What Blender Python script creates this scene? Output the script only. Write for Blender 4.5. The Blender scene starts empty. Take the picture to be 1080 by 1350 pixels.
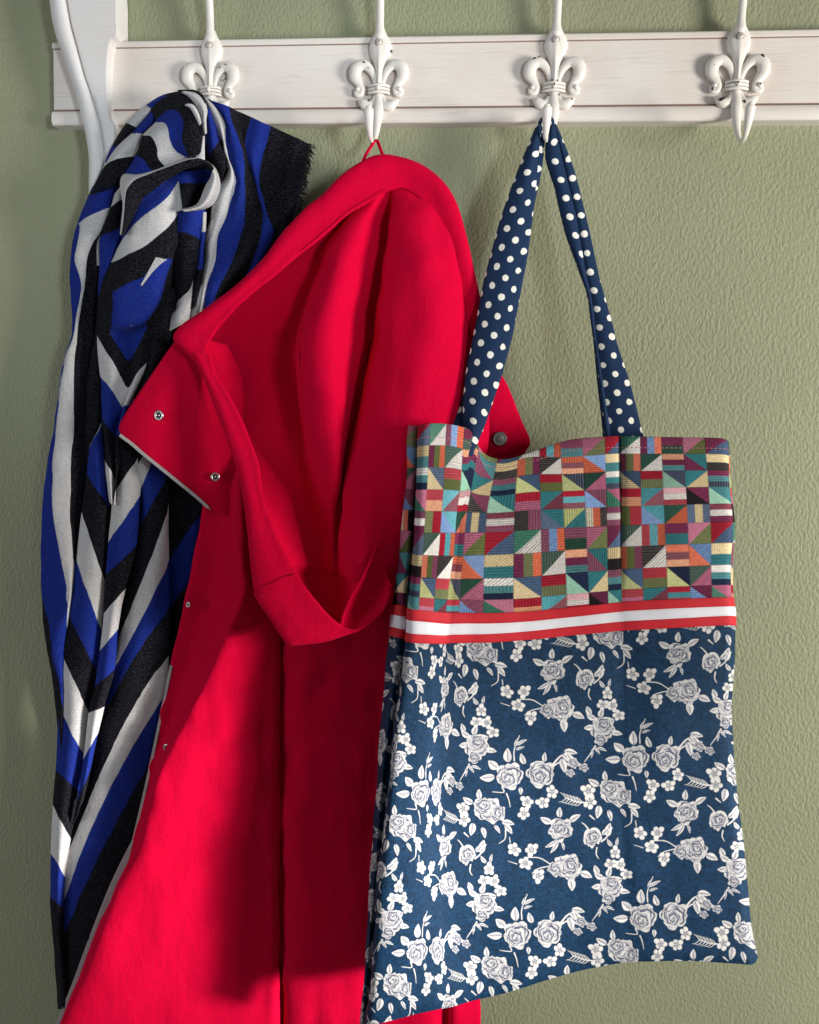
import bpy, math, random
import numpy as np
random.seed(7); rng = np.random.RandomState(5)
C = bpy.context.scene.collection
sc = bpy.context.scene
CM = 0.01

# ------------------------------------------------------------------ camera
YAW, PITCH, ROLL = 0.1044, -0.1003, -0.0281
CAM = np.array([34.2, -102.2, -41.9])
FPX = 1170.0
def rotm(y, p, r):
    cy, sy, cp, sp, cr, sr = math.cos(y), math.sin(y), math.cos(p), math.sin(p), math.cos(r), math.sin(r)
    Rz = np.array([[cy, -sy, 0], [sy, cy, 0], [0, 0, 1]]); Rx = np.array([[1, 0, 0], [0, cp, -sp], [0, sp, cp]])
    Ry = np.array([[cr, 0, sr], [0, 1, 0], [-sr, 0, cr]])
    return Rz @ Rx @ Ry
RM = rotm(YAW, PITCH, ROLL)
from mathutils import Matrix, Vector
cd = bpy.data.cameras.new('camera'); cam = bpy.data.objects.new('camera', cd); C.objects.link(cam); sc.camera = cam
cd.sensor_fit = 'HORIZONTAL'; cd.sensor_width = 36; cd.lens = 36 * FPX / 1080; cd.clip_start = 0.02; cd.clip_end = 30
M4 = Matrix.Identity(4)
for i in range(3):
    M4[i][0] = RM[i, 0]; M4[i][1] = RM[i, 2]; M4[i][2] = -RM[i, 1]; M4[i][3] = CAM[i] * CM
cam.matrix_world = M4

# ------------------------------------------------------------------ light
w = bpy.data.worlds.new('World'); sc.world = w; w.use_nodes = True
w.node_tree.nodes['Background'].inputs[0].default_value = (0.96, 0.97, 1.0, 1)
w.node_tree.nodes['Background'].inputs[1].default_value = 0.175
def lamp(name, loc, target, sx, sy, power, col):
    l = bpy.data.lights.new(name, 'AREA'); l.shape = 'RECTANGLE'; l.size = sx; l.size_y = sy; l.energy = power; l.color = col
    o = bpy.data.objects.new(name, l); C.objects.link(o); o.location = loc
    o.rotation_euler = (Vector(target) - Vector(loc)).to_track_quat('-Z', 'Y').to_euler()
    return o
lamp('window_light', (2.02, -0.92, -0.50), (0.25, -0.05, -0.60), 0.42, 0.55, 47, (1.0, 0.965, 0.90))
def spot(name, loc, target, ang, power, col, rad):
    l = bpy.data.lights.new(name, 'SPOT'); l.energy = power; l.color = col; l.spot_size = math.radians(ang); l.spot_blend = 1.0; l.shadow_soft_size = rad
    o = bpy.data.objects.new(name, l); C.objects.link(o); o.location = loc
    o.rotation_euler = (Vector(target) - Vector(loc)).to_track_quat('-Z', 'Y').to_euler()
spot('window_beam', (2.02, -0.92, -0.62), (0.0, -0.085, -0.95), 17, 470, (1.0, 0.96, 0.93), 0.11)
lamp('left_fill_light', (-1.75, -1.00, -0.45), (0.0, -0.02, -0.60), 0.7, 0.9, 10.5, (0.90, 0.96, 1.0))  # added fill from the left, brightens the wall and scarf on that side
spot('cool_fill_spot', (1.30, -1.70, -0.25), (0.02, 0.0, -0.10), 26, 80, (0.86, 0.94, 1.0), 0.16)  # added cool spot that brightens the top left of wall and rack
sc.view_settings.view_transform = 'Standard'; sc.view_settings.look = 'None'; sc.view_settings.exposure = 0; sc.view_settings.gamma = 1

# ------------------------------------------------------------------ helpers
def at(px, py, d):
    """a spot of the room: photo pixel and distance from the wall in cm -> cm coordinates"""
    v = RM @ np.array([(px - 540) / FPX, 1.0, -(py - 675) / FPX])
    t = (-d - CAM[1]) / v[1]
    return CAM + v * t

def link(o, parent=None, label=None, category=None, kind=None, group=None):
    C.objects.link(o)
    if parent is not None: o.parent = parent
    if label: o['label'] = label
    if category: o['category'] = category
    if kind: o['kind'] = kind
    if group: o['group'] = group
    return o
def thing(name, loc_cm, label, category):
    o = bpy.data.objects.new(name, None); o.empty_display_size = 0.05
    o.location = [c * CM for c in loc_cm]; o['org'] = list(loc_cm)
    link(o, None, label, category); return o
ORG = {}
def world_org(parent):
    p = parent; s = np.zeros(3)
    while p is not None:
        s += np.array(p.location) / CM; p = p.parent
    return s

class MB:
    """collects geometry (cm, world) for one mesh object"""
    def __init__(s): s.v = []; s.f = []; s.uv = []; s.m = []; s.n = 0
    def add(s, V, F, UV=None, mat=0):
        V = np.asarray(V, float).reshape(-1, 3); F = [tuple(int(i) + s.n for i in f) for f in F] if not isinstance(F, np.ndarray) else (F + s.n)
        s.v.append(V); s.n += len(V)
        s.f.append(F); s.m.append(mat)
        s.uv.append(np.zeros((len(V), 2)) if UV is None else np.asarray(UV, float).reshape(-1, 2))
    def build(s, name, mats, parent=None, origin=None, smooth=True, **kw):
        V = np.concatenate(s.v); UV = np.concatenate(s.uv)
        org = world_org(parent) if parent is not None else np.zeros(3)
        if origin is not None: o_loc = np.array(origin, float) - org
        else: o_loc = np.zeros(3)
        V = (V - org - o_loc) * CM
        loops = []; starts = []; mi = []; k = 0
        for F, m in zip(s.f, s.m):
            if isinstance(F, np.ndarray):
                n, q = F.shape; loops.append(F.ravel()); starts.append(k + np.arange(n) * q); k += n * q; mi.append(np.full(n, m))
            else:
                for f in F:
                    loops.append(np.array(f)); starts.append(np.array([k])); k += len(f); mi.append(np.array([m]))
        L = np.concatenate(loops).astype(np.int32); S = np.concatenate(starts).astype(np.int32); MI = np.concatenate(mi).astype(np.int32)
        me = bpy.data.meshes.new(name)
        me.vertices.add(len(V)); me.vertices.foreach_set('co', V.astype(np.float32).ravel())
        me.loops.add(len(L)); me.loops.foreach_set('vertex_index', L)
        me.polygons.add(len(S)); me.polygons.foreach_set('loop_start', S)
        me.update(calc_edges=True)
        me.polygons.foreach_set('material_index', MI)
        me.polygons.foreach_set('use_smooth', np.full(len(S), smooth))
        u = me.uv_layers.new(name='UVMap'); u.data.foreach_set('uv', UV[L].astype(np.float32).ravel())
        me.validate()
        for m in (mats if isinstance(mats, (list, tuple)) else [mats]): me.materials.append(m)
        o = bpy.data.objects.new(name, me); o.location = [c * CM for c in o_loc]
        return link(o, parent, **kw)

def cr_weights(n, per):
    """Catmull-Rom weights: n controls, per samples per span"""
    m = (n - 1) * per + 1; W = np.zeros((m, n)); Lw = np.zeros((m, n))
    for k in range(m):
        t = k / per; i = min(int(t), n - 2); f = t - i
        b = [-.5 * f + f * f - .5 * f ** 3, 1 - 2.5 * f * f + 1.5 * f ** 3, .5 * f + 2 * f * f - 1.5 * f ** 3, -.5 * f * f + .5 * f ** 3]
        for j, bb in zip((i - 1, i, i + 1, i + 2), b):
            if j < 0: W[k, 0] += 2 * bb; W[k, 1] -= bb
            elif j > n - 1: W[k, n - 1] += 2 * bb; W[k, n - 2] -= bb
            else: W[k, j] += bb
        Lw[k, i] += 1 - f; Lw[k, i + 1] += f
    return W, Lw
def surf(rows, pu=6, pv=6, lin=True):
    """rows of (px,py,d,[extra...]) -> points (nv,nu,3) cm, extras (nv,nu,k)"""
    A = np.array([[at(*p[:3]) for p in r] for r in rows])
    E = np.array([[list(p[3:]) if len(p) > 3 else [0.0] for p in r] for r in rows], float)
    Wv, Lv = cr_weights(A.shape[0], pv); Wu, Lu = cr_weights(A.shape[1], pu)
    P = np.einsum('ai,bj,ijk->abk', Wv, Wu, A); X = np.einsum('ai,bj,ijk->abk', Lv if lin else Wv, Lu if lin else Wu, E)
    return P, X
def fnoise(P, f, seed=0):
    """cheap smooth noise from sine sums (cm)"""
    r = np.random.RandomState(seed); out = 0
    for k in range(7):
        d = r.normal(size=3); d /= np.linalg.norm(d); fr = f * (0.6 + 1.0 * r.rand())
        out = out + np.sin(P @ d * fr + r.rand() * 6.28 + 1.3 * np.sin(P @ r.normal(size=3) * f * .5))
    return out / 3.5
def normals(P):
    du = np.gradient(P, axis=1); dv = np.gradient(P, axis=0)
    n = np.cross(du, dv); l = np.linalg.norm(n, axis=2, keepdims=True); l[l < 1e-9] = 1
    n = n / l
    return np.where(n[..., 1:2] > 0, -n, n) if False else n
def shell(mb, P, UV, t=0.15, mat=0, outward=True, sag=None, rnd=True):
    """closed cloth sheet of thickness t with a rounded rim; P seen from the room side"""
    n = normals(P)
    if n[..., 1].mean() > 0: n = -n; flip = True
    else: flip = False
    nv, nu = P.shape[:2]
    def ring(Q):  # push the border outward a little
        return Q
    F = P + n * t * .5; B = P - n * t * .5
    idx = np.arange(nv * nu).reshape(nv, nu)
    q = np.stack([idx[:-1, :-1], idx[:-1, 1:], idx[1:, 1:], idx[1:, :-1]], -1).reshape(-1, 4)
    N = nv * nu
    qf = q[:, ::-1] if not flip else q
    qb = (q if not flip else q[:, ::-1]) + N
    # border loop
    b = np.concatenate([idx[0, :], idx[1:, -1], idx[-1, -2::-1], idx[-2:0:-1, 0]])
    # outward direction on the border
    cin = np.concatenate([P[0] - P[1], P[1:, -1] - P[1:, -2], P[-1, -2::-1] - P[-2, -2::-1], P[-2:0:-1, 0] - P[-2:0:-1, 1]])
    l = np.linalg.norm(cin, axis=1, keepdims=True); l[l < 1e-9] = 1; cin = cin / l
    R = P.reshape(-1, 3)[b] + cin * t * .45
    V = np.concatenate([F.reshape(-1, 3), B.reshape(-1, 3), R]); U = UV.reshape(-1, 2)
    U = np.concatenate([U, U, U[b]])
    r = 2 * N + np.arange(len(b)); rn = np.roll(r, -1); bn = np.roll(b, -1)
    s1 = np.stack([b, bn, rn, r], -1); s2 = np.stack([r, rn, bn + N, b + N], -1)
    if flip: s1 = s1[:, ::-1]; s2 = s2[:, ::-1]
    mb.add(V, np.concatenate([qf, qb, s1, s2]), U, mat)
def tube(mb, path, rad, seg=12, flat=1.0, mat=0, per=5, up=(0, -1, 0), cap=True):
    """swept round bar; path Nx3 cm, rad per point; flat squeezes along 'up'"""
    path = np.array(path, float); rad = np.array(rad, float)
    W, L = cr_weights(len(path), per); P = W @ path; R = W @ rad; R = np.maximum(R, 1e-3)
    T = np.gradient(P, axis=0); T /= np.linalg.norm(T, axis=1, keepdims=True)
    up = np.array(up, float); A = np.zeros_like(P); Bv = np.zeros_like(P)
    prev = None
    for i in range(len(P)):
        u = up - T[i] * (up @ T[i])
        if np.linalg.norm(u) < .25 and prev is not None: u = prev - T[i] * (prev @ T[i])
        elif np.linalg.norm(u) < .25: u = np.cross(T[i], [1, 0, 0])
        u /= np.linalg.norm(u)
        if prev is not None and u @ prev < 0: u = -u
        A[i] = u; Bv[i] = np.cross(T[i], u); prev = u
    an = np.linspace(0, 2 * math.pi, seg, endpoint=False)
    V = P[:, None] + R[:, None, None] * (np.cos(an)[None, :, None] * A[:, None] * flat + np.sin(an)[None, :, None] * Bv[:, None])
    n = len(P); idx = np.arange(n * seg).reshape(n, seg); nx = np.roll(idx, -1, 1)
    F = np.stack([idx[:-1], nx[:-1], nx[1:], idx[1:]], -1).reshape(-1, 4)
    Vv = [V.reshape(-1, 3)]
    mb.add(V.reshape(-1, 3), F, mat=mat)
    if cap:
        for e, t, r in ((0, -T[0], R[0]), (n - 1, T[-1], R[-1])):
            ringi = V[e]; c1 = P[e] + (ringi - P[e]) * .7 + t * r * .55; c2 = P[e] + t * r * .8
            Vc = np.concatenate([ringi, c1, c2[None]]); k = np.arange(seg); kn = np.roll(k, -1)
            f1 = np.stack([k, kn, kn + seg, k + seg], -1)
            if e != 0: pass
            else: f1 = f1[:, ::-1]
            mb.add(Vc, f1, mat=mat)
            f2 = [(int(a) + seg, int(b_) + seg, 2 * seg) if e != 0 else (int(b_) + seg, int(a) + seg, 2 * seg) for a, b_ in zip(k, kn)]
            # attach cap fan to same vertices
            mb.f[-1] = mb.f[-1]
            mb.v.append(Vc * 1.0); base = mb.n; mb.n += len(Vc); mb.uv.append(np.zeros((len(Vc), 2))); mb.f.append([tuple(i + base for i in f) for f in f2]); mb.m.append(mat)
def ball(mb, c, r, seg=14, mat=0, sc3=(1, 1, 1)):
    V = []; F = []; n = seg // 2
    for i in range(n + 1):
        a = math.pi * i / n
        for j in range(seg):
            b = 2 * math.pi * j / seg
            V.append((c[0] + r * sc3[0] * math.sin(a) * math.cos(b), c[1] + r * sc3[1] * math.sin(a) * math.sin(b), c[2] + r * sc3[2] * math.cos(a)))
    for i in range(n):
        for j in range(seg):
            F.append((i * seg + j, (i + 1) * seg + j, (i + 1) * seg + (j + 1) % seg, i * seg + (j + 1) % seg))
    mb.add(V, F, mat=mat)
def lathe(mb, c, axis, prof, seg=24, mat=0):
    """prof: (radius, height along axis)"""
    a = np.array(axis, float); a /= np.linalg.norm(a); u = np.cross(a, [0, 0, 1.]); u /= np.linalg.norm(u); v = np.cross(a, u)
    an = np.linspace(0, 2 * math.pi, seg, endpoint=False)
    V = np.array([[np.array(c) + a * h + r * (math.cos(t) * u + math.sin(t) * v) for t in an] for r, h in prof])
    n = len(prof); idx = np.arange(n * seg).reshape(n, seg); nx = np.roll(idx, -1, 1)
    mb.add(V.reshape(-1, 3), np.stack([idx[:-1], nx[:-1], nx[1:], idx[1:]], -1).reshape(-1, 4), mat=mat)

# ------------------------------------------------------------------ materials
def newmat(name, rough=.6, spec=.5, sheen=0):
    m = bpy.data.materials.new(name); m.use_nodes = True; nt = m.node_tree; b = nt.nodes['Principled BSDF']
    b.inputs['Roughness'].default_value = rough; b.inputs['Specular IOR Level'].default_value = spec
    if sheen: b.inputs['Sheen Weight'].default_value = sheen; b.inputs['Sheen Roughness'].default_value = .4
    return m, nt, b
def nd(nt, t, **kw):
    n = nt.nodes.new(t)
    for k, v in kw.items():
        if k.startswith('i_'): n.inputs[k[2:].replace('_', ' ')].default_value = v
        else: setattr(n, k, v)
    return n
def objco(nt, scale=(1, 1, 1)):
    tc = nd(nt, 'ShaderNodeTexCoord'); mp = nd(nt, 'ShaderNodeMapping'); mp.inputs['Scale'].default_value = scale
    nt.links.new(tc.outputs['Object'], mp.inputs[0]); return mp.outputs[0]
def noise(nt, vec, scale, detail=4, rough=.5):
    n = nd(nt, 'ShaderNodeTexNoise'); n.inputs['Scale'].default_value = scale; n.inputs['Detail'].default_value = detail; n.inputs['Roughness'].default_value = rough
    if vec is not None: nt.links.new(vec, n.inputs['Vector'])
    return n.outputs['Fac']
def ramp(nt, fac, stops, interp='LINEAR'):
    r = nd(nt, 'ShaderNodeValToRGB'); r.color_ramp.interpolation = interp
    e = r.color_ramp.elements
    while len(e) < len(stops): e.new(.5)
    for x, (p, c) in zip(e, stops): x.position = p; x.color = (*c, 1) if len(c) == 3 else c
    nt.links.new(fac, r.inputs[0]); return r.outputs[0]
def mixc(nt, fac, a, b, mode='MIX'):
    m = nd(nt, 'ShaderNodeMix'); m.data_type = 'RGBA'; m.blend_type = mode
    for s, v in (('Factor', fac), ('A', a), ('B', b)):
        i = [q for q in m.inputs if q.name == s and (q.type == 'RGBA' or s == 'Factor' and q.type == 'VALUE')][0]
        if hasattr(v, 'is_output'): nt.links.new(v, i)
        elif isinstance(v, (int, float)): i.default_value = v
        else: i.default_value = (*v, 1)
    return [q for q in m.outputs if q.type == 'RGBA'][0]
def math_(nt, op, a, b=None):
    m = nd(nt, 'ShaderNodeMath', operation=op)
    for i, v in enumerate((a, b)):
        if v is None: continue
        if hasattr(v, 'is_output'): nt.links.new(v, m.inputs[i])
        else: m.inputs[i].default_value = v
    return m.outputs[0]
def bump(nt, b, height, strength, dist, prev=None):
    n = nd(nt, 'ShaderNodeBump'); n.inputs['Strength'].default_value = strength; n.inputs['Distance'].default_value = dist
    nt.links.new(height, n.inputs['Height'])
    if prev is not None: nt.links.new(prev, n.inputs['Normal'])
    nt.links.new(n.outputs[0], b.inputs['Normal']); return n.outputs[0]

def mat_wall():
    m, nt, b = newmat('sage_plaster', .62, .35)
    co = objco(nt)
    big = noise(nt, co, 3.6, 5, .6); spot = noise(nt, co, 130, 3)
    c = ramp(nt, big, [(.3, (.290, .306, .192)), (.7, (.342, .355, .226))])
    c2 = mixc(nt, math_(nt, 'MULTIPLY', spot, .35), c, (.24, .245, .145))
    nt.links.new(c2, b.inputs['Base Color'])
    # stippled plaster: stretched blobs at two sizes
    mp = objco(nt, (1.25, 1, .85))
    h1 = noise(nt, mp, 235, 2.5, .5); h2 = noise(nt, mp, 520, 3, .6); h0 = noise(nt, mp, 90, 2)
    hh = ramp(nt, h1, [(.30, (0, 0, 0)), (.66, (1, 1, 1))])
    nrm = bump(nt, b, hh, .72, .0007)
    nrm = bump(nt, b, h0, .22, .0011, nrm)
    bump(nt, b, h2, .35, .0006, nrm)
    return m
def mat_paint(name, base, warm, wear=.5, rough=.5):
    m, nt, b = newmat(name, rough, .4)
    co = objco(nt, (1, 1, 1)); st = objco(nt, (3, 30, 60))
    streak = noise(nt, st, 6, 5, .65); big = noise(nt, co, 9, 4)
    c = mixc(nt, ramp(nt, big, [(.35, (0, 0, 0)), (.75, (1, 1, 1))]), base, warm)
    s2 = ramp(nt, streak, [(.28, (1, 1, 1)), (.42, (0, 0, 0))])
    c = mixc(nt, math_(nt, 'MULTIPLY', s2, wear), c, tuple(x * .72 for x in warm))
    # worn paint along sharp edges and in grooves: geometry pointiness
    g = nd(nt, 'ShaderNodeNewGeometry')
    nt.links.new(c, b.inputs['Base Color'])
    n1 = bump(nt, b, streak, .5, .0012)
    bump(nt, b, noise(nt, co, 160, 3), .12, .0006, n1)
    return m
def mat_plain(name, col, rough=.5, metal=0, spec=.5, bscale=0, bdist=.0003):
    m, nt, b = newmat(name, rough, spec); b.inputs['Metallic'].default_value = metal
    co = objco(nt); n = noise(nt, co, 60, 3)
    c = mixc(nt, n, tuple(x * .85 for x in col), tuple(min(1, x * 1.12) for x in col)); nt.links.new(c, b.inputs['Base Color'])
    if bscale: bump(nt, b, noise(nt, co, bscale, 3), .5, bdist)
    return m
def mat_wool(name, col, col2):
    m, nt, b = newmat(name, .9, .05, .10)
    b.inputs['Sheen Tint'].default_value = (1, .05, .15, 1); b.inputs['Sheen Roughness'].default_value = .35
    co = objco(nt); n = noise(nt, co, 14, 3); f = noise(nt, co, 900, 3, .7)
    c = mixc(nt, n, col, col2); c = mixc(nt, math_(nt, 'MULTIPLY', ramp(nt, f, [(.35, (0, 0, 0)), (.7, (1, 1, 1))]), .5), c, tuple(x * .5 for x in col))
    lint = ramp(nt, noise(nt, co, 620, 2, .4), [(.765, (0, 0, 0)), (.80, (1, 1, 1))])
    c = mixc(nt, math_(nt, 'MULTIPLY', lint, .25), c, (.75, .35, .38))
    nt.links.new(c, b.inputs['Base Color'])
    n1 = bump(nt, b, f, .8, .0006)
    n1 = bump(nt, b, noise(nt, co, 260, 3), .25, .0012, n1)
    bump(nt, b, noise(nt, objco(nt, (1.3, 1.3, .6)), 22, 3, .45), .42, .007, n1)
    return m
def weave_height(nt, fu=7000, fv=7000):
    co = objco(nt)
    sx = nd(nt, 'ShaderNodeSeparateXYZ'); nt.links.new(co, sx.inputs[0])
    a = math_(nt, 'SINE', math_(nt, 'MULTIPLY', sx.outputs[0], fu)); c = math_(nt, 'SINE', math_(nt, 'MULTIPLY', sx.outputs[2], fv))
    return math_(nt, 'ADD', math_(nt, 'MULTIPLY', a, c), noise(nt, co, 700, 2))
def mat_scarf():
    m, nt, b = newmat('striped_scarf_weave', .95, .03, .02)
    uv = nd(nt, 'ShaderNodeUVMap'); sx = nd(nt, 'ShaderNodeSeparateXYZ'); nt.links.new(uv.outputs[0], sx.inputs[0])
    co = objco(nt)
    wob = math_(nt, 'MULTIPLY', math_(nt, 'SUBTRACT', noise(nt, co, 60, 2), .5), .10)
    s = math_(nt, 'ADD', sx.outputs[0], wob)
    f = math_(nt, 'FRACT', math_(nt, 'ADD', math_(nt, 'DIVIDE', s, 3.0), 20.0))
    W, B, K = (.62, .605, .60), (.007, .024, .24), (.004, .004, .005)
    e = .006
    c = ramp(nt, f, [(0, W), (1 / 3 - e, W), (1 / 3 + e, B), (2 / 3 - e, B), (2 / 3 + e, K), (1 - e, K), (1, W)])
    # slubs and crossing threads: white yarn greys, black shows grey flecks
    th = objco(nt, (1, 1, 2.6)); y = noise(nt, th, 420, 3, .7)
    c = mixc(nt, math_(nt, 'MULTIPLY', ramp(nt, y, [(.30, (1, 1, 1)), (.55, (0, 0, 0))]), .32), c, (.10, .10, .14))
    fl = ramp(nt, noise(nt, th, 800, 2, .6), [(.60, (0, 0, 0)), (.72, (1, 1, 1))])
    c = mixc(nt, math_(nt, 'MULTIPLY', fl, .05), c, (.30, .32, .42))
    nt.links.new(c, b.inputs['Base Color'])
    sv = nd(nt, 'ShaderNodeSeparateXYZ'); nt.links.new(co, sv.inputs[0])
    ln = math_(nt, 'SINE', math_(nt, 'ADD', math_(nt, 'MULTIPLY', sv.outputs[2], 3700), math_(nt, 'MULTIPLY', noise(nt, co, 45, 2), 34)))
    n1 = bump(nt, b, ln, .5, .0006)
    n2 = bump(nt, b, y, .45, .0008, n1)
    bump(nt, b, noise(nt, objco(nt, (1.6, 1.6, .7)), 55, 3), .3, .004, n2)
    return m
def mat_dots():
    m, nt, b = newmat('navy_polka_dot_cotton', .8, .2)
    uv = nd(nt, 'ShaderNodeUVMap'); sx = nd(nt, 'ShaderNodeSeparateXYZ'); nt.links.new(uv.outputs[0], sx.inputs[0])
    def lat(ox, oy, px=2.1, py=1.95):
        u = math_(nt, 'SUBTRACT', math_(nt, 'FRACT', math_(nt, 'ADD', math_(nt, 'DIVIDE', sx.outputs[0], px), ox)), .5)
        v = math_(nt, 'SUBTRACT', math_(nt, 'FRACT', math_(nt, 'ADD', math_(nt, 'DIVIDE', sx.outputs[1], py), oy)), .5)
        u = math_(nt, 'MULTIPLY', u, px); v = math_(nt, 'MULTIPLY', v, py * .86)
        return math_(nt, 'SQRT', math_(nt, 'ADD', math_(nt, 'MULTIPLY', u, u), math_(nt, 'MULTIPLY', v, v)))
    d = math_(nt, 'MINIMUM', lat(20, 20), lat(20.5, 20.5))
    co = objco(nt)
    d = math_(nt, 'ADD', d, math_(nt, 'MULTIPLY', math_(nt, 'SUBTRACT', noise(nt, co, 300, 2), .5), .10))
    d = math_(nt, 'ADD', d, math_(nt, 'MULTIPLY', math_(nt, 'SUBTRACT', noise(nt, co, 90, 1), .5), .16))
    k = ramp(nt, d, [(.275, (1, 1, 1)), (.31, (0, 0, 0))])
    nv = mixc(nt, noise(nt, co, 650, 3, .7), (.005, .017, .055), (.010, .034, .09))
    c = mixc(nt, k, nv, (.80, .78, .70)); nt.links.new(c, b.inputs['Base Color'])
    n1 = bump(nt, b, weave_height(nt), .3, .0004); bump(nt, b, noise(nt, co, 40, 3), .25, .003, n1)
    return m

# ---- printed cloth drawn in code: small numpy painter
class Paint:
    def __init__(s, x0, y0, x1, y1, k, bg):
        s.x0, s.y0, s.k = x0, y0, k; s.W = int((x1 - x0) * k); s.H = int((y1 - y0) * k)
        s.a = np.empty((s.H, s.W, 3), np.float32); s.a[:] = bg
    def win(s, cx, cy, r):
        i0 = max(0, int((cx - r - s.x0) * s.k)); i1 = min(s.W, int((cx + r - s.x0) * s.k) + 2)
        j0 = max(0, int((cy - r - s.y0) * s.k)); j1 = min(s.H, int((cy + r - s.y0) * s.k) + 2)
        if i1 <= i0 or j1 <= j0: return None
        X, Y = np.meshgrid((np.arange(i0, i1) + .5) / s.k + s.x0 - cx, (np.arange(j0, j1) + .5) / s.k + s.y0 - cy)
        return (slice(j0, j1), slice(i0, i1)), X, Y
    def put(s, sl, al, col):
        al = np.clip(al, 0, 1)[..., None]; s.a[sl] = s.a[sl] * (1 - al) + np.asarray(col) * al
WH = np.array([.60, .585, .56]); GR = np.array([.055, .07, .14]); LG = np.array([.52, .53, .60])
def rose(p, cx, cy, R, ph=0., sq=1., wob=.09, seed=1):
    R = R * .87
    q = p.win(cx, cy, R * 1.4)
    if q is None: return
    sl, X, Y = q; r0 = np.random.RandomState(seed); ca, sa = math.cos(ph), math.sin(ph)
    U = (X * ca + Y * sa); V = (-X * sa + Y * ca) / sq
    r = np.hypot(U, V); th = np.arctan2(V, U)
    out = R * (1 + wob * np.cos(5 * th + ph * 3) + .05 * np.sin(3 * th + seed * 1.7) + .05 * np.cos(8 * th + 1 + seed) + .03 * np.cos(13 * th))
    aa = 1.0 / p.k
    p.put(sl, (out - r) / aa + .5, WH)
    inside = np.clip((out - r) / aa, 0, 1)
    streak = .55 + .45 * np.sin(th * 23 + 5 * np.sin(th * 3 + seed) + r * .8)
    sh = np.zeros_like(r)
    # outer petals: arcs with grey brushing beneath each petal lip
    for i, (f, n, am) in enumerate(((.80, 5, .10), (.60, 4, .12), (.40, 3, .14), (.22, 2, .18))):
        lip = R * f * (1 + am * np.cos(n * th + 1.7 * i + seed) ) + R * .04 * np.sin(th + i * 2)
        dd = r - lip
        sh = np.maximum(sh, np.exp(-(dd / (.045 * R + .45)) ** 2) * (.65 + .35 * np.sin(th * 2 + i * 1.9 + seed)))
        sh = np.maximum(sh, np.where(dd > 0, np.exp(-dd / (R * .14)), 0) * .85 * streak * (.5 + .5 * np.cos(th * n / 2 + i + seed)))
    # radial petal splits
    for j in range(5):
        a0 = j * 2 * math.pi / 5 + ph + seed; da = np.angle(np.exp(1j * (th - a0 - .5 * r / R)))
        sh = np.maximum(sh, np.exp(-(da * r / (R * .035 + .3)) ** 2) * (r > R * .62) * .7)
    sh = sh + .10 * r0.rand(*r.shape) + .20 * (np.sin(U * 2.2 + seed) * np.sin(V * 1.9 + ph) > .1) * (r > R * .3)
    p.put(sl, np.clip(sh, 0, .88) * inside, GR)
    p.put(sl, np.clip(sh - .42, 0, 1) * 1.5 * inside * (r < out - 1.2), np.array([.025, .035, .08]))
    p.put(sl, np.exp(-((out - r) / .8) ** 2) * inside, WH)
def flower(p, cx, cy, R, ph=0., seed=1):
    R = R * .85
    q = p.win(cx, cy, R * 1.4)
    if q is None: return
    sl, X, Y = q; r = np.hypot(X, Y); th = np.arctan2(Y, X) + ph
    out = R * (.52 + .48 * np.abs(np.cos(2.5 * th)) ** .6) * (1 + .13 * np.sin(th * 2 + seed * 2.1) + .08 * np.sin(3 * th + seed))
    p.put(sl, (out - r) * p.k + .5, WH)
    ins = np.clip((out - r) * p.k, 0, 1)
    sh = np.exp(-(r / (R * .30)) ** 2) * (.5 + .5 * np.cos(10 * th)) + np.exp(-(np.abs(r - R * .33) / (R * .13)) ** 2) * .55 * (.5 + .5 * np.sin(th * 5 + seed)) + .5 * (np.abs(np.cos(2.5 * th)) < .22) * (r > .25 * R)
    p.put(sl, np.clip(sh * 1.25, 0, .95) * ins, np.array([.03, .045, .09]))
def leaf(p, cx, cy, L, Wd, ang, shade=.6):
    L = L * .88; Wd = Wd * .76
    """leaf from base (cx,cy) of length L at angle ang (deg, y down)"""
    q = p.win(cx, cy, L * 1.1)
    if q is None: return
    sl, X, Y = q; a = math.radians(ang); U = (X * math.cos(a) + Y * math.sin(a)) / L; V = -X * math.sin(a) + Y * math.cos(a) + .12 * L * np.sin(math.pi * np.clip(U, 0, 1)) * .4
    prof = Wd * np.sin(math.pi * np.clip(U, 0, 1) ** .75) ** .8; ok = (U > 0) & (U < 1)
    al = np.where(ok, (prof - np.abs(V)) * p.k + .5, 0)
    p.put(sl, al, WH)
    al = np.clip(al, 0, 1)
    vein = np.exp(-(V / .6) ** 2) * 1.0 * (U < .85); half = (V > 0) * (prof - V > 1.0) * shade * (.5 + .5 * np.sin(U * 42 - V * 1.3))
    p.put(sl, np.clip(vein + half, 0, .8) * al, GR)
def stroke(p, pts, w=.7, w2=None, col=WH):
    pts = np.array(pts, float); W_, L_ = cr_weights(len(pts), 8); P = W_ @ pts
    c = P.mean(0); R = np.abs(P - c).max() + 4
    q = p.win(c[0], c[1], R)
    if q is None: return
    sl, X, Y = q; X = X + c[0]; Y = Y + c[1]; best = np.full(X.shape, -9.)
    n = len(P)
    for i in range(n - 1):
        a, b_ = P[i], P[i + 1]; ab = b_ - a; l2 = ab @ ab + 1e-9
        t = np.clip(((X - a[0]) * ab[0] + (Y - a[1]) * ab[1]) / l2, 0, 1)
        d = np.hypot(X - a[0] - t * ab[0], Y - a[1] - t * ab[1]); ww = w if w2 is None else w + (w2 - w) * (i / n)
        best = np.maximum(best, ww - d)
    p.put(sl, best * p.k + .5, col)
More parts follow.
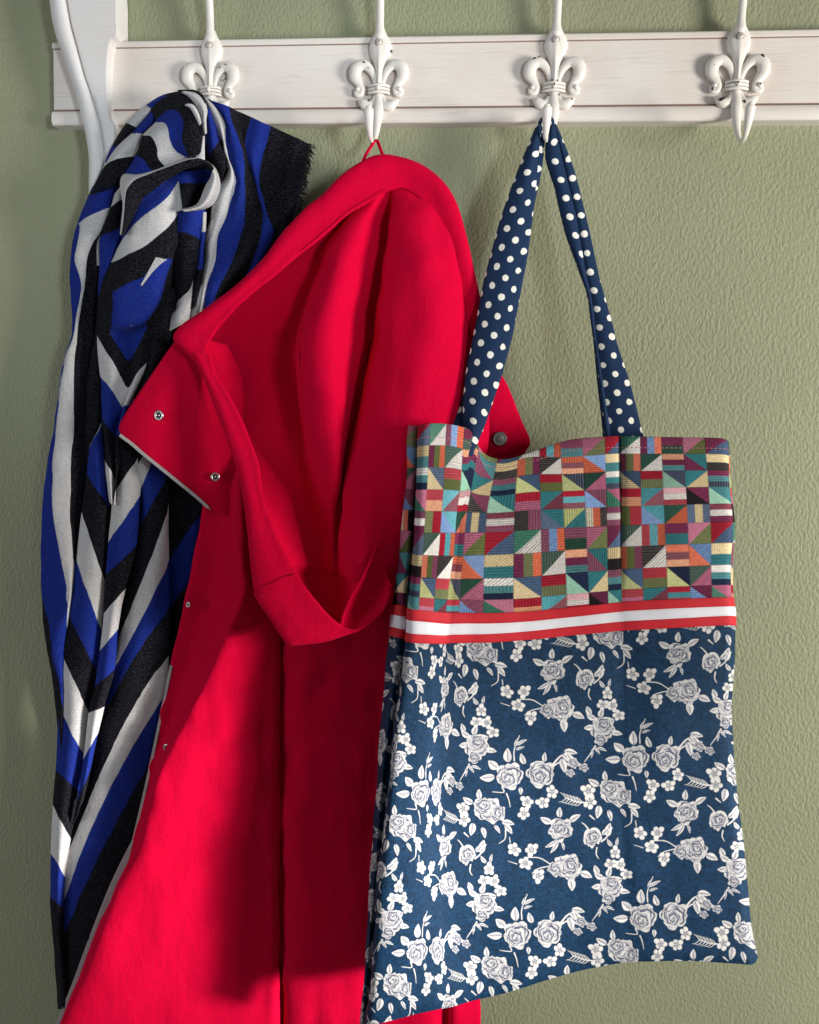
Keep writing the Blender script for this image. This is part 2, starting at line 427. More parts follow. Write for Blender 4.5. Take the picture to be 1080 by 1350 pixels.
def floral_tile(p, ox, oy, seed=0):
    """one repeat of the rose print; numbers are offsets from the double rose, period about 166 x 208"""
    def X(x): return x - 837 + ox
    def Y(y): return y - 999 + oy
    # A: single rose, blossoms to its left
    stroke(p, [(X(882), Y(908)), (X(868), Y(900)), (X(852), Y(899))], .6); stroke(p, [(X(882), Y(910)), (X(866), Y(914)), (X(858), Y(920))], .6)
    leaf(p, X(921), Y(918), 19, 6, 22); leaf(p, X(908), Y(926), 19, 6.5, 82)
    rose(p, X(905), Y(911), 20.5, .3, .92, .08, 3); rose(p, X(888), Y(914), 11, 1., .9, .1, 8); rose(p, X(908), Y(910), 15, 1.2, .85, .05, 6)
    for i, (fx, fy) in enumerate(((834, 889), (857, 889), (849, 907), (866, 923))): flower(p, X(fx), Y(fy), 10.5, i * .7, i)
    stroke(p, [(X(829), Y(880)), (X(828), Y(873))], .5); stroke(p, [(X(838), Y(908)), (X(826), Y(904))], .5, .2)
    # B: rose with blossom sprig above
    for a, L, (lx, ly) in ((-150, 15, (785, 948)), (-70, 15, (791, 946)), (172, 15, (783, 958)), (-115, 14, (779, 942))): leaf(p, X(lx), Y(ly), L, 5, a)
    leaf(p, X(806), Y(966), 17, 4.5, 8)
    rose(p, X(795), Y(961), 18, .8, 1.05, .1, 11); rose(p, X(792), Y(975), 9, .5, 1., .12, 13); rose(p, X(797), Y(956), 12, .2, 1., .05, 12)
    for i, (fx, fy) in enumerate(((801, 914), (795, 929), (808, 930), (816, 943))): flower(p, X(fx), Y(fy), 9.2, i * .5 + .3, i + 5)
    leaf(p, X(797), Y(906), 13, 3.2, -125); leaf(p, X(803), Y(905), 12, 2.5, -80)
    stroke(p, [(X(785), Y(984)), (X(779), Y(994)), (X(771), Y(1005))], 1., .3); leaf(p, X(783), Y(985), 15, 2.4, 50); leaf(p, X(788), Y(986), 15, 2.4, 22); leaf(p, X(781), Y(988), 14, 2, 95)
    # C: double rose
    leaf(p, X(836), Y(982), 21, 7, -92); leaf(p, X(822), Y(990), 18, 7, -140); leaf(p, X(818), Y(1001), 22, 6.5, 178); leaf(p, X(858), Y(985), 17, 5, -110); leaf(p, X(884), Y(982), 14, 4, -85)
    stroke(p, [(X(844), Y(980)), (X(844), Y(966)), (X(851), Y(947))], .8, .4); leaf(p, X(845), Y(962), 14, 2.5, -70); leaf(p, X(847), Y(960), 18, 2.8, -28); leaf(p, X(846), Y(966), 14, 2.2, -18)
    stroke(p, [(X(895), Y(986)), (X(905), Y(975)), (X(918), Y(970))], 1.2, .8); stroke(p, [(X(893), Y(990)), (X(904), Y(983)), (X(914), Y(984))], 1., .6)
    rose(p, X(838), Y(1000), 20, .2, .98, .08, 21); rose(p, X(835), Y(1004), 14, 1., .95, .05, 22); rose(p, X(879), Y(998), 20, 1.5, 1.02, .08, 23); rose(p, X(876), Y(1001), 13, 2.2, 1.1, .06, 24)
    for a, L, Wd, (lx, ly) in ((40, 22, 6, (908, 972)), (75, 22, 6, (906, 978)), (10, 20, 5, (910, 968)), (60, 26, 5, (914, 972))): leaf(p, X(lx), Y(ly), L, Wd, a)
    rose(p, X(922), Y(984), 9, .5, .8, .14, 31); rose(p, X(918), Y(997), 6.5, .5, .8, .16, 32); rose(p, X(936), Y(990), 7, .5, .8, .16, 33)
    for i, (fx, fy) in enumerate(((861, 1035), (857, 1050), (882, 1036), (894, 1022))): flower(p, X(fx), Y(fy), 10, i * .9, i + 9)
    leaf(p, X(852), Y(1016), 11, 3.5, 85); stroke(p, [(X(828), Y(1015)), (X(830), Y(1022)), (X(815), Y(1021))], .8, .3); stroke(p, [(X(834), Y(1024)), (X(837), Y(1032)), (X(839), Y(1042))], .9, .3)
    # D: wide rose with fern
    leaf(p, X(799), Y(1030), 15, 4.5, -95); leaf(p, X(790), Y(1036), 18, 5.5, -150); leaf(p, X(828), Y(1062), 19, 5, 10); leaf(p, X(832), Y(1066), 17, 4.5, 50)
    leaf(p, X(790), Y(1062), 19, 6, 100); leaf(p, X(802), Y(1068), 17, 4, 75); leaf(p, X(818), Y(1066), 15, 3, 55); stroke(p, [(X(833), Y(1072)), (X(832), Y(1084)), (X(824), Y(1090))], .8, .3)
    rose(p, X(812), Y(1046), 21, .4, .85, .1, 41); rose(p, X(803), Y(1040), 14, .1, .9, .05, 42); rose(p, X(822), Y(1050), 13, 1.8, .9, .12, 44)
    flower(p, X(776), Y(1043), 11, .2, 3); flower(p, X(778), Y(1057), 11, 1.1, 4)
    stroke(p, [(X(770), Y(1058)), (X(760), Y(1057)), (X(746), Y(1052))], .9, .5)
    for i in range(6): stroke(p, [(X(768 - i * 4.2), Y(1058 - i * 1.)), (X(764 - i * 4.2), Y(1053.5 - i * 1.1)), (X(760 - i * 4.2), Y(1051 - i * 1.2))], .62, .25); stroke(p, [(X(767 - i * 4.2), Y(1058 - i * 1.)), (X(762 - i * 4.2), Y(1061.5 - i * .9)), (X(758 - i * 4.2), Y(1062 - i * .9))], .5, .22)
    # E: small rose
    leaf(p, X(904), Y(1055), 15, 5, -88); leaf(p, X(893), Y(1062), 18, 5.5, 205); leaf(p, X(917), Y(1060), 19, 5, -32); leaf(p, X(900), Y(1086), 20, 3.5, 150); leaf(p, X(902), Y(1086), 22, 3.5, 122); leaf(p, X(907), Y(1088), 12, 2.4, 75)
    rose(p, X(905), Y(1071), 17, .9, 1.05, .1, 51); rose(p, X(904), Y(1070), 10, .2, 1.1, .08, 52)
    # F: half-open bud on a stem
    leaf(p, X(791), Y(893), 20, 6, -78); leaf(p, X(784), Y(891), 14, 4, -40); stroke(p, [(X(783), Y(900)), (X(790), Y(894)), (X(797), Y(882))], 1., .6); stroke(p, [(X(777), Y(908)), (X(776), Y(916)), (X(779), Y(922))], .9, .4)
    for a, L in ((60, 26), (95, 26), (30, 20), (120, 18)): leaf(p, X(768), Y(884), L, 6.5, a)
    rose(p, X(771), Y(895), 12, .6, 1.15, .15, 61); stroke(p, [(X(766), Y(884)), (X(761), Y(878)), (X(757), Y(875))], .9, .3)
    stroke(p, [(X(768), Y(866)), (X(774), Y(871))], 1., .4)
def make_image(name, a):
    H, W = a.shape[:2]; im = bpy.data.images.new(name, W, H, float_buffer=True); im.colorspace_settings.name = 'Linear Rec.709' if 'Linear Rec.709' in [i.name for i in bpy.types.ColorManagedInputColorspaceSettings.bl_rna.properties['name'].enum_items] else im.colorspace_settings.name
    px = np.ones((H, W, 4), np.float32); px[..., :3] = a[::-1]
    im.pixels.foreach_set(px.ravel()); im.pack(); return im
FX0, FY0, FX1, FY1 = 350., 790., 1010., 1370.
def paint_floral():
    navy = np.array([.0040, .0265, .066]); p = Paint(FX0, FY0, FX1, FY1, 2.2, navy)
    n = rng.rand(*p.a.shape[:2]).astype(np.float32); nx = (n + np.roll(n, 1, 1) + np.roll(n, 2, 1)) / 3; ny = (n + np.roll(n, 1, 0) + np.roll(n, 2, 0)) / 3
    run = lambda a, ax, k: sum(np.roll(a, i, ax) for i in range(k)) / k
    n2 = rng.rand(*p.a.shape[:2]).astype(np.float32); nx = run(run(n, 1, 9), 0, 2); ny = run(run(n2, 0, 9), 1, 2); wv = 1 + 2.6 * (nx - .5) + 2.2 * (ny - .5); p.a *= wv[..., None]
    for i in range(-4, 3):
        for j in range(-2, 3):
            ox = 837 + i * 166 + j * 10; oy = 999 - i * 22.5 + j * 209
            floral_tile(p, ox, oy)
    p.a *= (1 + .9 * (nx - .5) + .5 * (ny - .5))[..., None]
    return make_image('rose_print', p.a)
PU, PVc = 22, 10
def paint_patch():
    K = 44; W, H = PU * K, PVc * K; a = np.zeros((H, W, 3), np.float32)
    col = dict(red=(.36, .012, .030), mag=(.155, .022, .065), pink=(.42, .12, .20), blush=(.62, .33, .36), orange=(.60, .13, .065), peach=(.66, .30, .17), cream=(.66, .59, .44), sand=(.60, .47, .26),
               yel=(.46, .48, .20), olive=(.115, .135, .042), green=(.045, .17, .115), mint=(.25, .46, .34), teal=(.03, .16, .18), aqua=(.09, .34, .40), blue=(.16, .27, .50), denim=(.06, .10, .18), navy=(.012, .020, .055), black=(.012, .009, .010), mau=(.20, .045, .07), forest=(.020, .065, .045), white=(.68, .64, .60))
    c = {k: np.array(v) for k, v in col.items()}
    # a 5 x 5 repeat with alternates: (type, colours)
    R = [[('V', 'red aqua orange', 'mag blue orange'), ('H', 'mag teal', 'mag forest'), ('/', 'pink olive', 'pink olive'), ('/', 'red denim', 'mag denim'), ('/', 'green white', 'forest white')],
         [('/', 'black white', 'forest white'), ('H', 'orange mau peach', 'peach mag teal'), ('\\', 'blue orange', 'teal mag'), ('H', 'sand teal', 'sand black'), ('V', 'mag olive orange', 'orange olive mag')],
         [('H', 'red olive', 'red olive'), ('\\', 'navy yel', 'navy mint'), ('/', 'forest pink', 'teal sand'), ('H', 'white teal navy', 'mag teal navy'), ('\\', 'denim sand', 'denim yel')],
         [('/', 'teal mau', 'aqua mau'), ('H', 'red aqua mau', 'blush white red'), ('\\', 'mag blue', 'mag black'), ('\\', 'pink green', 'teal mint'), ('H', 'red peach', 'red pink')],
         [('\\', 'teal denim', 'aqua blue'), ('/', 'yel teal', 'forest orange'), ('V', 'cream orange black', 'denim sand denim'), ('H', 'mag white mag', 'mau white mag'), ('V', 'olive red', 'black mag')]]
    yy, xx = np.mgrid[0:K, 0:K]; rr = np.random.RandomState(3)
    for j in range(PVc):
        for i in range(PU):
            ty = R[j % 5][i % 5]; cols = (ty[1] if ((i // 5) + (j // 5)) % 2 == 0 else ty[2]).split()
            cc = [c[q] * (.95 + .45 * rr.rand()) for q in cols]; cell = np.zeros((K, K, 3)); reg = np.zeros((K, K), int)
            if ty[0] == 'H': reg = np.minimum(yy * len(cc) // K, len(cc) - 1)
            elif ty[0] == 'V': reg = np.minimum(xx * len(cc) // K, len(cc) - 1)
            elif ty[0] == '/': reg = (xx + yy > K).astype(int)
            else: reg = (xx < yy).astype(int)
            for g, cv in enumerate(cc):
                m_ = reg == g; kind = rr.randint(5); second = cv * .6 + np.array([.60, .56, .52]) * .25 if rr.rand() < .5 else cv * .2
                if kind == 0: t = (np.sin(xx * 1.25) > .35)
                elif kind == 1: t = (np.sin(yy * 1.25) > .2)
                elif kind == 2: t = (np.sin(yy * 1.2 + np.abs(((xx / 3.) % 2) - 1) * 3.2) > .3)
                elif kind == 3: t = (np.sin(xx * 1.05) * np.sin(yy * 1.05) > .15)
                else: t = (np.sin((xx + yy) * .95) > .4)
                q = np.where(t[..., None], second * .7 + cv * .3, cv); cell[m_] = q[m_]
            edge = (xx == 0) | (yy == 0); cell[edge] *= .55
            a[j * K:(j + 1) * K, i * K:(i + 1) * K] = cell
    n = rng.rand(H, W); n = (n + np.roll(n, 1, 0)) / 2; a *= (1 + .75 * (n - .5))[..., None]
    return make_image('patchwork_weave', a)
def mat_image(name, im, rough, wf=7000, bs=.35):
    m, nt, b = newmat(name, rough, .16)
    uv = nd(nt, 'ShaderNodeUVMap'); t = nd(nt, 'ShaderNodeTexImage'); t.image = im; t.interpolation = 'Cubic'; t.extension = 'REPEAT'
    nt.links.new(uv.outputs[0], t.inputs[0]); nt.links.new(t.outputs[0], b.inputs['Base Color'])
    n1 = bump(nt, b, weave_height(nt, wf, wf), bs, .0005); bump(nt, b, noise(nt, objco(nt), 38, 3), .22, .004, n1)
    return m

M_wall = mat_wall()
M_board = mat_paint('chalky_white_board_paint', (.80, .75, .70), (.72, .635, .575), .5)
M_brack = mat_paint('white_bracket_paint', (.78, .77, .77), (.72, .68, .65), .22, .4)
M_hook = mat_plain('white_enamelled_iron', (.79, .745, .69), .32, 0, .5, 70, .0006)
M_groove = mat_plain('worn_groove_and_screw_shade', (.26, .165, .125), .8, bscale=200)  # worn brown of the board grooves; also colours the screw's shade ring
M_chip = mat_plain('dark_iron_under_paint', (.03, .022, .018), .5)
M_screw = mat_plain('painted_screw', (.60, .56, .52), .4)
M_red = mat_wool('red_wool_cloth', (.60, .0006, .030), (.66, .0008, .038))
M_lin = mat_plain('grey_lining_tape', (.30, .25, .26), .8, bscale=900)
M_metal = mat_plain('nickel_snap', (.62, .58, .56), .28, 1)
M_pewter = mat_plain('pewter_snap_cap', (.20, .17, .16), .42, 1)
M_dark = mat_plain('snap_hole_dark', (.03, .02, .02), .5)
M_zip = mat_plain('zip_teeth', (.62, .60, .60), .4, .3)
M_scarf = mat_scarf()
M_fringe = mat_plain('black_fringe_yarn', (.012, .012, .013), .85, bscale=600)
M_dots = mat_dots()
M_flor = mat_image('rose_printed_cotton', paint_floral(), .60)
M_patch = mat_image('patchwork_jacquard', paint_patch(), .85, 5200, .5)
M_rr = mat_plain('red_grosgrain', (.50, .004, .014), .75, bscale=900, bdist=.0006); M_rw = mat_plain('white_grosgrain', (.70, .69, .73), .7, bscale=900, bdist=.0006)
M_thread = mat_plain('pink_thread', (.55, .18, .24), .7)
M_navy = mat_plain('navy_cotton', (.012, .045, .105), .75, bscale=700)

# ------------------------------------------------------------------ wall
mb = MB()
wx0, wx1, wz0, wz1 = -130, 190, -200, 90
V = [(x, y, z) for y in (0, 8) for (x, z) in ((wx0, wz0), (wx1, wz0), (wx1, wz1), (wx0, wz1))]
mb.add(V, [(0, 1, 2, 3), (7, 6, 5, 4), (0, 4, 5, 1), (1, 5, 6, 2), (2, 6, 7, 3), (3, 7, 4, 0)])
mb.build('wall', M_wall, smooth=False, kind='structure', label='sage green plastered wall with a stippled rough surface')

# ------------------------------------------------------------------ coat rack
rack = thing('coat_rack', (20, 0, -4.6), 'white painted wooden coat rack with ornate cast iron hooks across the top of the wall', 'coat rack')
BZ = -9.18
def profile_bar(mb, prof, x0, x1, mat=0, groove=None):
    n = len(prof); V = [(x0, -y, z) for y, z in prof] + [(x1, -y, z) for y, z in prof]
    F = [(i, (i + 1) % n, (i + 1) % n + n, i + n) for i in range(n)]
    mb.add(V, F, mat=mat); mb.add(V[:n], [tuple(range(n))[::-1]], mat=mat); mb.add(V[n:], [tuple(range(n))], mat=mat)
BX0 = at(70, 100, 1.5)[0]; BX1 = 78
mb = MB()
profile_bar(mb, [(.0, -.75), (1.45, -.75), (1.45, -7.45), (.0, -7.45)], BX0 + .05, BX1)
mb.build('backboard', M_board, rack, smooth=False)
mb = MB(); profile_bar(mb, [(0, 0), (1.35, 0), (1.58, -.07), (1.66, -.2), (1.66, -.58), (1.58, -.68), (1.36, -.71), (0, -.73)], BX0, BX1)
mb.build('top_bead', M_board, rack, smooth=False)
mb = MB()
pr = [(0, -7.52), (1.40, -7.54), (1.62, -7.62)] + [(1.62 + .36 * math.sin(a), -8.4 + .78 * math.cos(a)) for a in np.linspace(.25, math.pi - .2, 9)] + [(1.5, -9.18), (0, -9.18)]
profile_bar(mb, pr, BX0, BX1); mb.build('bottom_bead', M_board, rack, smooth=False)
mb = MB(); profile_bar(mb, [(.3, -.70), (1.49, -.715), (1.49, -.80), (.3, -.82)], BX0 + .1, BX1 - .1)
profile_bar(mb, [(.3, -7.36), (1.49, -7.375), (1.49, -7.53), (.3, -7.54)], BX0 + .1, BX1 - .1); mb.build('worn_groove', M_groove, rack, smooth=False)

# bracket upright at the left end
Lp = [(60, -40), (62, -15), (65, 0), (68.5, 26), (74, 48), (81, 67), (91, 96), (100, 122), (107, 152), (113, 178), (117, 209), (117, 250), (119, 300), (124, 350)]
Gp = [(80, -40), (84, -15), (87, 0), (92.6, 31), (98, 52), (104, 74), (111, 100), (118.5, 122), (130, 161), (133, 181), (136, 205), (137, 250), (139, 300), (142, 350)]
Rp = [(152, -40), (153, -15), (154, 0), (154, 25), (154, 45), (145, 54), (141, 78), (140, 111), (143, 150), (150, 165), (151, 182), (151, 250), (152, 300), (153, 350)]
def resamp(pts, n):
    p = np.array(pts, float); W, _ = cr_weights(len(p), 5); q = W @ p; return q
L_, G_, R_ = resamp(Lp, 0), resamp(Gp, 0), resamp(Rp, 0)
mb = MB(); rows = []
for l, g, r in zip(L_, G_, R_):
    row = []
    row.append(at(l[0], l[1], 3.1) * [1, 0, 1] + [0, -.2, 0])
    for k, f in enumerate(np.linspace(0, 1, 7)):
        a = math.pi * f; x = l[0] + (g[0] - l[0]) * f; y = l[1] + (g[1] - l[1]) * f
        row.append(at(x, y, 3.1 + .75 * math.sin(a) ** .6 if 0 < f < 1 else 3.0))
    row.append(at(g[0] + .8, g[1], 2.85))
    row.append(at(g[0] + 2.4, g[1], 3.25))
    for f in (.3, .6, .9, .975): row.append(at(g[0] + 2.4 + (r[0] - g[0] - 2.4) * f, g[1] + (r[1] - g[1]) * f, 3.3))
    row.append(at(r[0], r[1], 3.1)); row.append(at(r[0], r[1], 3.1) * [1, 0, 1] + [0, -.2, 0])
    rows.append(row)
A = np.array(rows); nv, nu = A.shape[:2]; idx = np.arange(nv * nu).reshape(nv, nu)
mb.add(A.reshape(-1, 3), np.stack([idx[:-1, :-1], idx[1:, :-1], idx[1:, 1:], idx[:-1, 1:]], -1).reshape(-1, 4))
br = mb.build('bracket', M_brack, rack)
br.data.set_sharp_from_angle(angle=math.radians(50))

# hooks: local cm, origin at the centre of the knot, x right, z up, y out of the wall is negative
def build_hook(hx, first_chips, bend=0.):
    o = np.array([hx, -1.5, -5.74])
    T = lambda pts: [o + np.array(p, float) for p in pts]
    mb = MB()
    # upper arm sweeping up and out, spear head
    tube(mb, T([(0, -.5, 5.6), (0, -.55, 6.6), (.02, -.7, 8.0), (.04, -1.2, 10), (.05, -2.2, 12), (.05, -3.8, 13.6)]), [.62, .44, .42, .42, .42, .42], 14, .9)
    # spear head: domed blade
    zs = [6.6, 6.1, 5.5, 5.0, 4.5, 3.9, 3.2, 2.5, 1.8, 1.1, .3]; ws = [.42, .62, .98, 1.2, 1.28, 1.16, .9, .66, .48, .36, .3]
    Wz, _ = cr_weights(len(zs), 4); Z = Wz @ np.array(zs); Wd = Wz @ np.array(ws)
    rows = []
    for z, wd in zip(Z, Wd):
        row = []
        for t in np.linspace(-1, 1, 15):
            y = -.15 - .62 * (1 - abs(t) ** 2.2) ** .6 - .10 * math.exp(-(t * 5) ** 2)
            row.append(o + np.array([t * wd, y if abs(t) < 1 else .1, z]))
        rows.append(row)
    A = np.array(rows); n, m_ = A.shape[:2]; ix = np.arange(n * m_).reshape(n, m_)
    mb.add(A.reshape(-1, 3), np.stack([ix[:-1, :-1], ix[1:, :-1], ix[1:, 1:], ix[:-1, 1:]], -1).reshape(-1, 4))
    # lower stem and its curl forward
    tube(mb, T([(0, -.25, .2), (0, -.4, -.8), (.03, -.75, -2.2), (.02, -1.1, -3.6), (bend * .1, -1.7, -4.9), (bend * .4, -2.7, -6.1), (bend * .8, -3.8, -6.6), (bend, -4.9, -6.4), (bend, -5.6, -5.7), (bend, -6.0, -4.9), (bend, -6.25, -4.15), (bend, -6.32, -3.9)]),
         [.34, .46, .60, .48, .36, .27, .24, .27, .36, .46, .50, .36], 16, .8, per=6)
    h = mb.build('hook', M_hook, rack, origin=o)
    def sub(name, fn, mat=M_hook):
        b_ = MB(); fn(b_); return b_.build(name, mat, h)
    for s in (-1, 1):
        sub('petal', lambda b_: tube(b_, T([(s * .28, -.2, .3), (s * .55, -.35, 1.35), (s * 1.0, -.45, 2.15), (s * 1.72, -.5, 2.62), (s * 2.5, -.5, 2.25), (s * 2.62, -.45, 1.4), (s * 2.2, -.42, .7), (s * 1.85, -.4, .1), (s * 2.0, -.4, -.42), (s * 2.42, -.4, -.45), (s * 2.55, -.4, -.02)]),
             [.24, .33, .43, .56, .68, .66, .46, .33, .31, .30, .24], 16, .66, per=5))
        sub('petal_curl', lambda b_: ball(b_, o + np.array([s * 2.32, -.62, .02]), .26))
        sub('foot_scroll', lambda b_: tube(b_, T([(s * .3, -.2, -.3), (s * .42, -.35, -.95), (s * .72, -.45, -1.55), (s * 1.25, -.5, -1.75), (s * 1.75, -.55, -1.42), (s * 2.1, -.5, -1.15)]), [.24, .34, .50, .58, .46, .2], 14, .75))
    def band(b_):
        for dz in (-.36, 0, .36): tube(b_, T([(-1.12, -.2, dz * .9), (-.95, -.62, dz), (0, -.98 + .1 * abs(dz), dz), (.95, -.62, dz), (1.12, -.2, dz * .9)]), [.13, .155, .17, .155, .13], 10, 1.)
    sub('knot_band', band)
    sub('knot_boss', lambda b_: ball(b_, o + np.array([0, -1.08, 0]), .24))
    def scr(b_):
        lathe(b_, o + np.array([-.05, -.74, 4.85]), (0, -1, 0), [(.36, 0), (.37, .1), (.33, .2), (.2, .29), (.02, .31)], 20)
    s_ = sub('screw', scr, M_screw)
    sub('screw_shade_ring', lambda b_: lathe(b_, o + np.array([-.05, -.74, 4.85]), (0, -1, 0), [(.36, .0), (.38, .09), (.425, .06), (.43, -.05)], 20), M_groove)  # dark brown ring, stands in for the shading around the screw head
    sub('screw_slot', lambda b_: tube(b_, T([(-.22, -1.045, 4.72), (-.05, -1.05, 4.85), (.12, -1.045, 4.98)]), [.035, .04, .035], 6, .5, cap=False), M_groove)
    for (x, z, y, rx, rz, a) in first_chips:
        def chips(b_):
            pts = []; k = 9; r0 = random.Random(int((x + 9) * 100 + hx))
            for i in range(k):
                t = 2 * math.pi * i / k; q = .7 + .5 * r0.random(); u = rx * q * math.cos(t); v = rz * q * math.sin(t)
                pts.append(o + np.array([x + u * math.cos(a) - v * math.sin(a), y - .02, z + u * math.sin(a) + v * math.cos(a)]))
            c_ = o + np.array([x, y - .05, z]); Vv = pts + [c_] + [p_ + np.array([0, .25, 0]) for p_ in pts]
            b_.add(Vv, [(i, (i + 1) % k, k) for i in range(k)] + [(i, i + k + 1, (i + 1) % k + k + 1, (i + 1) % k) for i in range(k)])
        sub('paint_chip', chips, M_chip)
    return h
HX = [0, 19, 38, 57]
CH = [[(1.2, 2.45, -.93, .1, .05, .3), (1.9, 2.7, -.96, .12, .05, -.6), (1.75, 1.3, -.72, .1, .06, 1)],
      [(-1.6, 2.75, -.95, .12, .09, .6), (-1.15, 2.2, -.8, .08, .06, 0), (1.3, 4.1, -.32, .07, .14, 0), (-1.05, -1.1, -.78, .09, .08, 0)],
      [(-2.2, 2.9, -.86, .18, .09, .5), (-1.75, 3.1, -.84, .09, .07, 0), (-.3, .75, -.8, .07, .08, 0), (0, .1, -1.31, .06, .15, .2), (.35, .7, -.8, .08, .05, 0), (-.55, -.8, -.7, .08, .08, 0), (.6, -.75, -.7, .07, .07, 0), (1.95, -1.3, -.85, .12, .08, 0)],
      [(-2.75, 2.5, -.8, .2, .1, .7), (-2.55, 2.0, -.9, .1, .08, 0), (-2.5, -.35, -.72, .1, .16, .2), (2.35, 2.85, -.86, .13, .26, .6), (-1.45, -1.45, -.97, .42, .17, .3), (-.05, .08, -1.31, .14, .1, .4), (-.7, .3, -.8, .1, .07, 0), (.85, -1.75, -.85, .24, .13, -.6), (2.3, .05, -.86, .1, .1, 0), (.0, 4.0, -.8, .03, .03, 0)]]
for hx, ch, bd in zip(HX, CH, (-.1, -.1, -.82, .1)): build_hook(hx, ch, bd)

# ------------------------------------------------------------------ scarf
scarf = thing('scarf', at(250, 125, 4), 'striped blue black and white fringed scarf draped over the leftmost hook', 'scarf')
scm = MB()
A_ = lambda x, y: (140 + x * .14815, 110 + y * .14815)
B_ = lambda x, y: (240 + x * .16667, 110 + y * .16667)
C_ = lambda x, y: (80 + x * .14815, 240 + y * .14815)
E_ = lambda x, y: (190 + x * .14815, 240 + y * .14815)
I_ = lambda x, y: (x, y)
def cloth(rows, t=.12, pu=6, pv=6, mbx=None, wr=.0, seed=1, mat=0):
    P, X = surf(rows, pu, pv)
    if wr:
        n = normals(P); P = P + n * (fnoise(P, 1.1, seed) * wr + fnoise(P * [1, 1, .28], 1.5, seed + 60) * wr * .9)[..., None]
    UV = np.concatenate([X[..., :1], np.linspace(0, 1, X.shape[1])[None, :, None] * np.ones((X.shape[0], 1, 1))], 2) if X.shape[2] < 2 else X[..., :2]
    shell(mbx if mbx is not None else scm, P, UV, t, mat)
def fold(ents, d, bulge, cv=I_, edge=None, t=.12, pv=6, wr=.05, seed=1, prof=(0, .72, 1, .72, 0), grow=0.):
    """one hanging fold of the scarf; every entry is a stripe boundary: (s, xl,yl, [xm,ym,] xr,yr)"""
    n = len(ents); rows = []
    for i, e in enumerate(ents):
        f = i / max(1, n - 1); dd = d[0] + (d[1] - d[0]) * f if isinstance(d, tuple) else d
        s = e[0]; p = [e[1:3], e[3:5]] if len(e) == 5 else [e[1:3], e[3:5], e[5:7]]
        a = np.array(cv(*p[0])); b_ = np.array(cv(*p[-1])); m_ = np.array(cv(*p[1])) if len(p) == 3 else (a + b_) / 2
        ex = (b_ - a) / (np.linalg.norm(b_ - a) + 1e-6) * grow; a = a - ex; b_ = b_ + ex
        row = []
        for u, k in zip((0, .25, .5, .75, 1), prof):
            q = a * (1 - u) * (1 - 2 * u) + m_ * 4 * u * (1 - u) + b_ * u * (2 * u - 1)
            row.append((q[0], q[1], dd + bulge * k, s))
        rows.append(row)
    cloth(rows, t, 4, pv, None, wr, seed)
# dark inner layers of the bundle
fold([(2.5, 215, 150, 285, 150), (2.5, 135, 260, 325, 240), (2.5, 112, 400, 300, 400), (2.5, 90, 600, 290, 600), (2.5, 80, 800, 250, 800), (2.5, 90, 1000, 200, 1000), (2.5, 90, 1150, 160, 1150), (2.5, 84, 1325, 100, 1325)], 2.2, .5)
# right hand drape with the fringed end
R1 = [[(160, 105), (208, 122), (368, 188), (545, 265), (700, 340), (1005, 480)],
      [(225, 240), (335, 285), (385, 300), (515, 400), (665, 500), (990, 580)],
      [(300, 440), (345, 400), (445, 430), (505, 480), (635, 590), (968, 680)],
      [(350, 560), (356, 560), (488, 600), (530, 620), (612, 720), (948, 780)],
      [(360, 690), (425, 740), (495, 790), (588, 800), (618, 860), (925, 880)],
      [(262, 860), (398, 890), (495, 950), (630, 960), (650, 970), (905, 990)],
      [(242, 1020), (355, 1040), (490, 1100), (640, 1100), (690, 1080), (880, 1090)],
      [(225, 1180), (288, 1190), (460, 1220), (620, 1250), (720, 1190), (860, 1210)],
      [(180, 1400), (262, 1400), (400, 1400), (560, 1400), (640, 1400), (800, 1400)],
      [(150, 1640), (190, 1640), (280, 1640), (440, 1640), (560, 1640), (760, 1640)],
      [(100, 1980), (140, 1980), (210, 1980), (320, 1980), (420, 1980), (600, 1980)]]
rows = []
for i, r in enumerate(R1):
    p = [np.array(B_(*q)) for q in r]; wl, wr_, bk, b2, k2, en = p
    seq = [(wl, .05, 4.9), ((wl + wr_) / 2, .5, 5.6), (wr_, 1, 5.2), ((wr_ + bk) / 2, 1.5, 5.7), (bk, 2, 5.3), ((bk + b2) / 2, 2.5, 4.1), (b2, 2, 4.0), ((b2 + k2) / 2, 1.5, 4.2), (k2, 2, 3.7), ((k2 * 2 + en) / 3, 2.5, 3.5), ((k2 + en * 2) / 3, 2.6, 3.8), (en, 2.9, 3.2)]
    rows.append([(q[0], q[1], d, s) for q, s, d in seq])
cloth(rows, .12, 5, 5, None, .12, 9)
fold([(1.1, 188, 190, 220, 205), (1.5, 182, 330, 262, 330), (2, 212, 580, 290, 455), (2.5, 262, 700, 348, 560), (2.95, 300, 800, 352, 660)], 5.2, .8, B_)
fold([(.5, 352, 600, 366, 590), (.5, 372, 700, 440, 770), (.5, 390, 800, 425, 820), (.5, 395, 900, 405, 880)], 5.0, .3, B_, wr=0)
fold([(.5, 600, 330, 625, 340), (.5, 552, 500, 640, 560), (.5, 545, 700, 640, 700), (.5, 535, 850, 600, 850), (.6, 480, 950, 540, 950), (.7, 400, 1150, 535, 1130), (.8, 380, 1250, 520, 1250)], 4.6, .7, E_)
